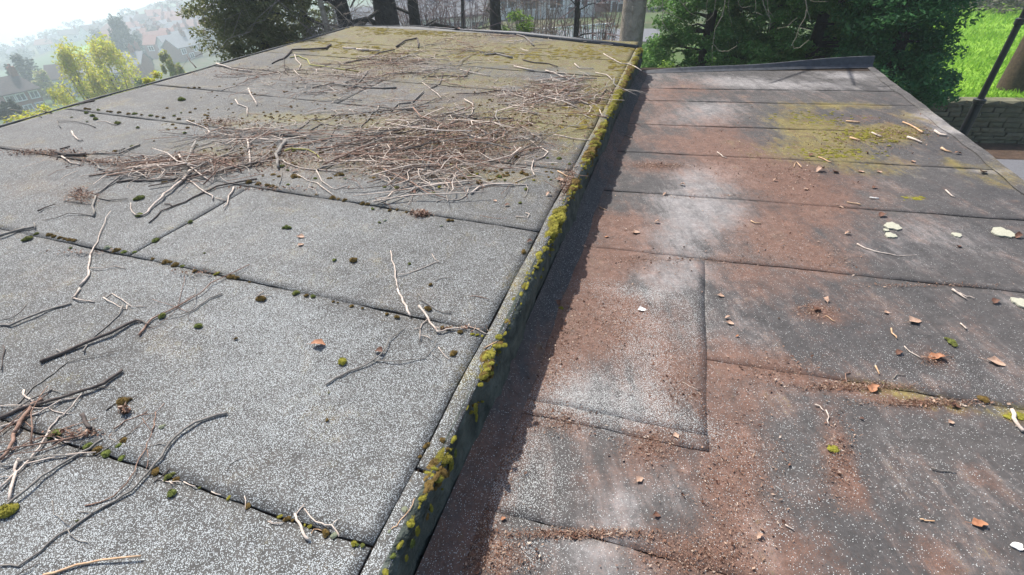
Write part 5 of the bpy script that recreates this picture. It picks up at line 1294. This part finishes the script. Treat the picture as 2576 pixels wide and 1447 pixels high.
def scatter_twigs(f, nrm, blobs, n, lenr, radr, mat, name, label, cat, lift=.01, vmax=None):
    V = []; F = []; k0 = 0
    wts = np.array([b[4] for b in blobs], float); wts /= wts.sum()
    for i in range(n):
        b = blobs[rng.choice(len(blobs), p=wts)]
        X = b[0]+b[2]*rng.normal(0, .5); Y = max(66, b[1]+b[3]*rng.normal(0, .5)); p = f(X, Y, 0.)
        u, v = uv(p)
        if vmax and v > vmax: continue
        l = rng.uniform(*lenr); a = rng.uniform(0, 6.3); r = rng.uniform(*radr); z = rng.uniform(0, lift)+r+.003
        P = []; q = p+np.array([0, 0, z])
        for j in range(4):
            P.append(q.copy()); a += rng.normal(0, .35); st = np.array([math.cos(a), math.sin(a), 0.])*l/3; st[2] = -(nrm[0]*st[0]+nrm[1]*st[1])/nrm[2]+rng.normal(0, .06)*l/3; q = q+st
            q[2] = max(q[2], pz(nrm, HL if f is L else HR, q[0], q[1])+r+.002)
        for j in range(4):
            t = P[min(j+1, 3)]-P[max(j-1, 0)]; s1 = np.array([-t[1], t[0], 0.]); s1 = s1/(np.linalg.norm(s1)+1e-9)*r*(1-.15*j)
            V += [P[j]-s1, P[j]+s1, P[j]+np.array([0, 0, r*1.5])]
        for j in range(3):
            for c in range(3): F.append((k0+j*3+c, k0+j*3+(c+1) % 3, k0+j*3+3+(c+1) % 3, k0+j*3+3+c))
        k0 += 12
    return solo(name, np.array(V), np.array(F), mat, label, cat, kind='stuff')
HB = [(x, y, rx*1.1, ry*1.1, n) for (x, y, rx, ry, n, *_r) in HEAP if x > 100]
scatter_twigs(L, NL, HB, 650, (.06, .32), (.0016, .0034), M['tw_p'], 'twig_litter', 'fine pale twig litter strewn over the upper roof', 'twig litter', .03, VE-.03)
scatter_twigs(L, NL, HB, 1100, (.05, .25), (.0011, .0026), M['tw_r'], 'twig_litter', 'fine reddish twig litter strewn over the upper roof', 'twig litter', .03, VE-.03)
# ------------------------------------------------------------------ leaf crumbs
def crumbs(f, nrm, H, blobs, n, size, mat, name, label, cat, zmax=.004, vlim=None, tilt=.5, par=None):
    wts = np.array([b[4] for b in blobs], float); wts /= wts.sum(); ix = rng.choice(len(blobs), n, p=wts)
    B = np.array([b[:4] for b in blobs], float)[ix]
    X = B[:, 0]+B[:, 2]*rng.normal(0, .5, n); Y = np.maximum(66, B[:, 1]+B[:, 3]*rng.normal(0, .5, n))
    r = np.column_stack([X-CX, -(Y-CY), np.full(n, -FP)])@_M.T; P = r*(-(H)/(r@nrm))[:, None]
    v = P[:, 0]*RT[0]+P[:, 1]*RT[1]
    if vlim: k = (v > vlim[0]) & (v < vlim[1]); P = P[k]; n = len(P)
    s = rng.uniform(*size, n); a = rng.uniform(0, 6.283, n); asp = rng.uniform(.25, .7, n)
    d1 = np.column_stack([np.cos(a), np.sin(a), rng.normal(0, tilt, n)*.4])*s[:, None]; d2 = np.column_stack([-np.sin(a), np.cos(a), rng.normal(0, tilt, n)])*(s*asp)[:, None]
    P = P+np.array([0, 0, 1.])*(rng.uniform(.004, .004+zmax, n)+s*.25)[:, None]
    V = np.stack([P-d1, P-d2*.8, P+d1, P+d2*.8], 1).reshape(-1, 3); F = np.arange(4*n).reshape(n, 4)
    return solo(name, V, F, mat, label, cat, kind='stuff')
LB = [(x, y, rx, ry, s*math.sqrt(rx*ry)*(3 if y < 480 else 1.4)) for (ch, x, y, rx, ry, s) in
      [(0,1700,215,130,25,.3),(0,1800,330,120,50,.3),(0,1850,400,140,60,.7),(0,2000,440,160,50,.9),(0,1660,418,90,8,2.2),(0,2050,520,130,60,.4),(0,1950,600,110,60,.5),(0,2090,660,80,40,.5),(0,1560,560,90,28,.4),(0,1600,660,130,40,.5),
       (0,1440,800,110,110,1.3),(0,1350,900,80,110,1.3),(0,1250,1100,70,140,1.3),(0,1190,1300,50,140,1.2),(0,1560,820,100,80,.9),(0,1700,960,100,100,.6),(0,1640,1120,80,50,.9),(0,1950,930,140,50,.6),(0,2150,975,160,12,2.),(0,2320,1015,150,10,2.2),
       (0,1850,1200,140,250,.6),(0,1750,1400,160,60,.7),(0,2110,1150,50,120,.6),(0,2050,785,60,22,1.),(0,2355,905,40,18,1.),(0,1420,1060,80,40,.8),(0,1450,1345,220,14,1.8),(0,1250,1400,120,60,.6),(0,2200,330,200,50,.5),(0,2250,340,90,18,1.3),
       (0,1800,650,300,60,.3),(0,1460,520,50,120,.6),(0,1700,655,250,8,1.2),(0,1800,495,300,6,.8),(0,2330,720,200,6,.8)]]
crumbs(RR, NR, HR, LB, 60000, (.001, .0034), M['litter_b'], 'leaf_litter', 'brown leaf crumbs drifted over the lower roof', 'leaf litter', .004, (VE+.07, VR-.02))
crumbs(RR, NR, HR, LB, 12000, (.0012, .004), M['litter_t'], 'leaf_litter', 'pale tan leaf crumbs scattered over the lower roof', 'leaf litter', .003, (VE+.07, VR-.02))
crumbs(RR, NR, HR, LB, 2600, (.004, .0085), M['litter_t'], 'leaf_fragments', 'torn brown leaf fragments scattered over the lower roof', 'leaf litter', .004, (VE+.07, VR-.02), .9)
crumbs(RR, NR, HR, LB+[(2150, 360, 160, 50, 900), (2300, 330, 60, 30, 300)], 2600, (.004, .0095), M['litter_b'], 'leaf_fragments', 'darker torn leaf fragments scattered over the lower roof', 'leaf litter', .004, (VE+.07, VR-.02), .9)
crumbs(RR, NR, HR, [(1900, 900, 900, 700, 1), (2300, 1000, 500, 500, 1.2), (2300, 560, 300, 120, .5)], 3500, (.0008, .0022), M['leaf_w'], 'stone_chips', 'loose whitish chips scattered over the lower roof', 'chips', .001, (VE+.07, VR-.02), .1)
UB = [(x, y, rx, ry, s*math.sqrt(rx*ry)) for (x, y, rx, ry, s) in
      [(1000,165,110,28,2.2),(950,150,60,20,1.5),(1200,92,130,10,1.6),(1100,110,100,14,1.),(860,190,160,20,.8),(1400,235,190,40,2.),(1150,320,260,50,1.5),(1180,375,190,50,2.6),(1000,395,220,40,2.2),(700,400,180,34,1.7),(560,312,60,12,1.6),(120,388,120,7,1.8),
       (300,412,130,10,1.8),(520,408,120,20,1.5),(205,495,40,20,1.2),(1435,470,24,45,3.),(1060,542,24,7,2.4),(318,1038,12,8,1.6),(210,640,70,5,.35),(480,690,80,5,.2),(190,1095,80,12,.3),(1150,832,80,4,.25),(700,478,160,6,.5),(620,345,140,30,.8),(1080,345,220,40,1.2),(800,230,300,60,.35),(750,100,150,20,.2),(1350,300,220,60,.8),(600,180,150,20,.5),(1000,430,160,30,.9)]]
crumbs(L, NL, HL, UB, 17000, (.003, .010), M['litter_b'], 'leaf_litter', 'rust brown leaf litter drifted under the sticks on the upper roof', 'leaf litter', .015, (-5.6, VE-.02), .9)
crumbs(L, NL, HL, UB, 9000, (.003, .011), M['litter_t'], 'leaf_litter', 'pale tan leaf litter scattered under the sticks on the upper roof', 'leaf litter', .025, (-5.6, VE-.02), 1.1)
# tiny moss specks between the twigs
V = []; F = []
MBK = [(1080,350,300,60,3),(700,300,200,30,1.2),(850,300,200,20,1.2),(620,390,200,30,1.3),(1300,290,220,60,2.2),(1250,440,140,20,.9),(900,440,200,20,.6),(1500,300,60,60,1.),(700,230,250,50,.7),(500,300,120,30,.6)]
wt = np.array([b[4] for b in MBK], float); wt /= wt.sum()
for k in range(620):
    b = MBK[rng.choice(len(MBK), p=wt)]; p = L(b[0]+b[2]*rng.normal(0, .5), max(75, b[1]+b[3]*rng.normal(0, .5)), .002)
    if uv(p)[1] > VE-.05: continue
    addc(V, F, p, random.uniform(.005, .016), 0)
solo('moss_specks', np.vstack(V), F, M['ms_b'], 'tiny olive moss specks dotted among the sticks of the upper roof', 'moss', kind='stuff')
V = []; F = []
for (x, y, rx, ry, n) in ((960, 72, 70, 8, 160), (1060, 84, 110, 8, 160), (1280, 138, 170, 14, 150), (1480, 128, 140, 12, 150), (850, 112, 90, 14, 90), (1560, 170, 40, 50, 60), (930, 130, 120, 14, 70), (1480, 270, 60, 60, 70)):
    for k in range(n):
        p = L(x+rx*rng.normal(0, .5), max(66, y+ry*rng.normal(0, .5)), .001)
        if uv(p)[1] < VE-.02 and uv(p)[0] < 8.4: addc(V, F, p, random.uniform(.008, .028), random.uniform(0, 6), sq=(1.8, 1.3, .35))
solo('moss_specks', np.vstack(V), F, M['ms_o'], 'flat olive moss mats on the far end of the upper roof', 'moss', kind='stuff')
V = []; F = []
for (x, y, rx, ry, n) in ((2200, 340, 110, 18, 300), (2100, 385, 110, 20, 130), (2050, 300, 100, 22, 130), (2560, 1046, 30, 5, 26), (2300, 500, 30, 4, 20)):
    for k in range(n):
        p = RR(x+rx*rng.normal(0, .5), y+ry*rng.normal(0, .5), .003)
        if uv(p)[1] < VR-.02: addc(V, F, p, random.uniform(.004, .011), 0, sq=(1.6, 1.3, .5))
solo('moss_specks', np.vstack(V), F, M['ms_y'], 'thin olive moss tufts in patches on the lower roof', 'moss', kind='stuff')

# ------------------------------------------------------------------ single dead leaves, lichen, small things
def leaf_V(seed):
    r = random.Random(seed); n = 5; V = []; F = []; cu = r.uniform(.5, 1.5); tw = r.uniform(-.8, .8)
    for i in range(n+1):
        t = i/n; wd = .36*math.sin(math.pi*(t*.92+.04))**.8*(1+.25*math.sin(i*2.3+seed)); a = tw*t
        for j in (-1, -.4, .4, 1):
            x = t-.5; y = j*wd*math.cos(a); z = .10+abs(j)**2*wd*cu*.6+.18*math.sin(t*3+seed)*cu+j*wd*math.sin(a)
            V.append((x, y+.12*math.sin(t*3), max(0, z)))
    for i in range(n):
        for j in range(3): F.append((i*4+j, (i+1)*4+j, (i+1)*4+j+1, i*4+j+1))
    b = len(V); F2 = list(F); mb = MB(); mb.V = V; mb.F = F2
    mb.tube([(-.5, 0, .1), (-.68, .05, .06), (-.9, .12, .02)], [.02, .016, .012], 4)
    return mb.V, mb.F
LV = {k: [mesh('dead_leaf', *leaf_V(s_*3+ord(k)), M['leaf_'+k], True) for s_ in range(3)] for k in 'otwd'}
LEAF = '''L 801,869 36 o bright orange curled leaf lying on the wide grey strip
L 953,886 24 d rust leaf caught in the long forked twig
L 756,597 20 t small tan curled leaf above the middle strip
L 757,617 16 t narrow upright tan leaf below the small curled one
L 1060,541 26 d rust leaf lying in the seam below the heap
L 1038,488 20 d red-brown leaf under the right end of the heap
L 742,432 14 d red-brown leaf beside the bent grey-barked stick
L 1245,506 12 t tiny tan leaf right of the branched pale stick
L 1276,517 14 d small pinkish leaf right of the tiny tan one
L 1380,491 16 t tan leaf near the edge strip below the leaf pile
L 1410,454 26 t twisted tan leaf at the head of the edge leaf pile
L 1332,609 14 d small dark red leaf by the lap line
L 1150,76 16 d rust leaf by the far kerb
R 1405,764 30 d rust leaf with a long point in the shaded debris
R 1615,781 28 w white torn leaf standing out on the brown dust
R 1813,745 20 t curled buff leaf near the lap corner
R 1831,801 16 t upper of two buff leaves right of the straight lap
R 1836,814 22 t lower of two buff leaves right of the straight lap
R 1855,846 10 o tiny orange leaf below the two buff ones
R 1357,879 20 d dark rust leaf in the step's shade
R 1300,954 20 d dark leaf at the foot of the step, upper one
R 1326,955 14 d dark leaf at the foot of the step, right-hand one
R 2078,756 18 t buff leaf with its stalk pointing down
R 2056,780 30 d crumpled rust leaf pile on the dark felt
R 2230,787 14 t small folded tan leaf on the dark felt
R 2302,810 34 t curled leaf like a bird with long stalk
R 2262,889 20 d dark folded leaf beside the jointed straw
R 2355,902 34 o crushed orange leaf on the dark felt at right
R 2505,914 34 t pale folded leaf open like a beak at right
R 2198,980 30 o bright orange leaf sitting on the mossy seam
R 2345,1008 16 t upright tan leaf on the mossy seam
R 2403,1022 22 d dark red leaf on the mossy seam
R 2168,1054 10 d tiny rust cube-like leaf below the mossy seam
R 2393,1064 16 t thin tan leaf below the mossy seam
R 1702,1096 22 t pointed pinkish leaf near the straight lap's foot
R 1610,1208 26 t curled pinkish leaf in the lower middle
R 1652,1298 22 d crumpled pink-brown leaf near the bottom middle
R 1445,1352 24 d rust leaf pile on the lowest right seam
R 1911,1350 20 t thin tan leaf at the bottom right of middle
R 2464,1320 30 o crumpled orange leaf at the bottom right
R 1266,1306 16 o small orange leaf left of the pale stain
R 1132,1429 20 d dark orange leaf in the shade at the bottom
R 1200,1441 18 d rust leaf cut by the bottom edge
R 2063,431 24 t tan leaf cluster on the brown dust, left one
R 2103,434 20 d dark tan leaf on the brown dust, middle one
R 2166,433 16 t tan leaf on the brown dust, right-hand pair
R 2212,434 14 t small tan leaf above the dusty seam end
R 2200,473 14 d folded rust leaf alone on the bluish felt
R 2298,407 14 t small upright tan leaf on the last long seam
R 2042,392 16 d dark rust leaf in the moss and dust
R 1950,455 12 t round tan leaf on the brown dust
R 2028,477 14 t tan leaf next to a dark crumb
R 2116,522 12 t tan leaf on the dusty seam
R 2132,589 14 t round buff leaf on bare felt left of the lichen
R 2414,621 14 d round rust leaf right of the lichen
R 2563,597 18 d rust leaf by the largest lichen disc
R 2475,434 20 d dark leaf near the outer edge of the lower roof
R 2410,387 14 o tan leaf near the outer edge above the seam
R 2220,543 22 d dark red curled leaf below the long seam
R 1599,586 26 t double curled leaf standing on brown dust
R 1653,560 16 t tan leaf above the pale bleached area
R 1526,597 14 o small orange-pink leaf in the step's shade
R 1460,583 14 t tan leaf in the deep shade, upper one
R 1470,621 16 t tan leaf in the deep shade, lower one
R 1421,677 24 d long rust leaf in the deep shade
R 1437,619 12 d small rust leaf in the deep shade
R 1497,463 14 t tan leaf high in the step's shade
R 1673,491 14 t tan leaf in the long seam at left
R 1716,467 16 t tan leaf on the white bleached patch
R 1436,538 20 o orange leaf against the step face
R 2505,760 20 d dark leaf on the right-hand felt below the seam
R 2560,1375 22 w white bird dropping at the bottom right edge'''
for ln in LEAF.split('\n'):
    f_, xy_, w_, k, lab = ln.split(' ', 4); X, Y = map(float, xy_.split(',')); f = L if f_ == 'L' else RR; p = f(X, Y, .006)
    s_ = float(w_)*np.linalg.norm(p)/1350*(1. if f is L else .85)
    if 'dropping' in lab:
        n = 14; V = [p+np.array([s_*.5*math.cos(q*.449)*(1+.3*math.sin(q*1.3)), s_*.4*math.sin(q*.449), .002]) for q in range(n)]; V2 = [v-np.array([0, 0, .004]) for v in V]
        solo('bird_dropping', V+V2, [tuple(range(n))]+[(q, n+q, n+(q+1) % n, (q+1) % n) for q in range(n)], M['leaf_w'], lab, 'dropping'); continue
    o = link('dead_leaf', random.choice(LV[k]), p.tolist(), None, slope_rot(NL if f is L else NR, random.uniform(-.6, .6)+(1.2 if 'upright' in lab or 'point' in lab else 0)))
    o.scale = (s_, s_, s_*.8); tag(o, lab, 'leaf')
for X, Y, w_, lab in ((2244, 572, 36, 'white lichen disc, upper and ragged one of the left pair'), (2239, 595, 25, 'white lichen disc, lower and rounder one of the left pair'), (2521, 588, 42, 'largest white lichen disc, near the right edge of the view'), (2568,765,34,'pale bluish lichen smear at the right edge under the seam'), (2228, 582, 12, 'smallest yellowish lichen spot left of the white pair'), (2405, 594, 20, 'ragged cream lichen spot left of the largest disc')):
    c = RR(X, Y, 0); c2 = uv(c); r = .42*w_*np.linalg.norm(c)/1350; n = 26; top = []
    for q in range(n):
        a = 6.2832*q/n; rr = r*(1+.12*math.sin(3*a+X)+.09*math.sin(7*a)+random.uniform(-.06, .06)); top.append(PR(c2[0]+rr*math.cos(a)*1.1, c2[1]+rr*math.sin(a), .0105))
    V = top+[v-np.array([0, 0, .008]) for v in top]+[PR(c2[0], c2[1], .013)]
    solo('lichen_patch', V, [((q+1) % n, q, 2*n) for q in range(n)][::1]+[(q, (q+1) % n, n+(q+1) % n, n+q) for q in range(n)], M['lichen'], lab, 'lichen')

# ---- things still described by the same words twice are told apart by their order from the left
same = {}
for o in SC.objects:
    if o.parent is None and 'label' in o and o.get('kind') is None: same.setdefault(o['label'], []).append(o)
def _px(o):
    q = _M.T@np.array(o.location); return q[0]/-q[2]
WN = ('leftmost', 'second from left', 'third from left', 'fourth from left', 'fifth from left', 'sixth from left', 'seventh from left', 'eighth from left', 'ninth from left', 'tenth from left', 'eleventh from left', 'twelfth from left')
for l, os_ in same.items():
    if 1 < len(os_) <= 12 and len(l.split()) <= 13:
        for i, o in enumerate(sorted(os_, key=_px)): o['label'] = l+', '+(WN[i] if i < len(os_)-1 or i < 1 else 'rightmost')
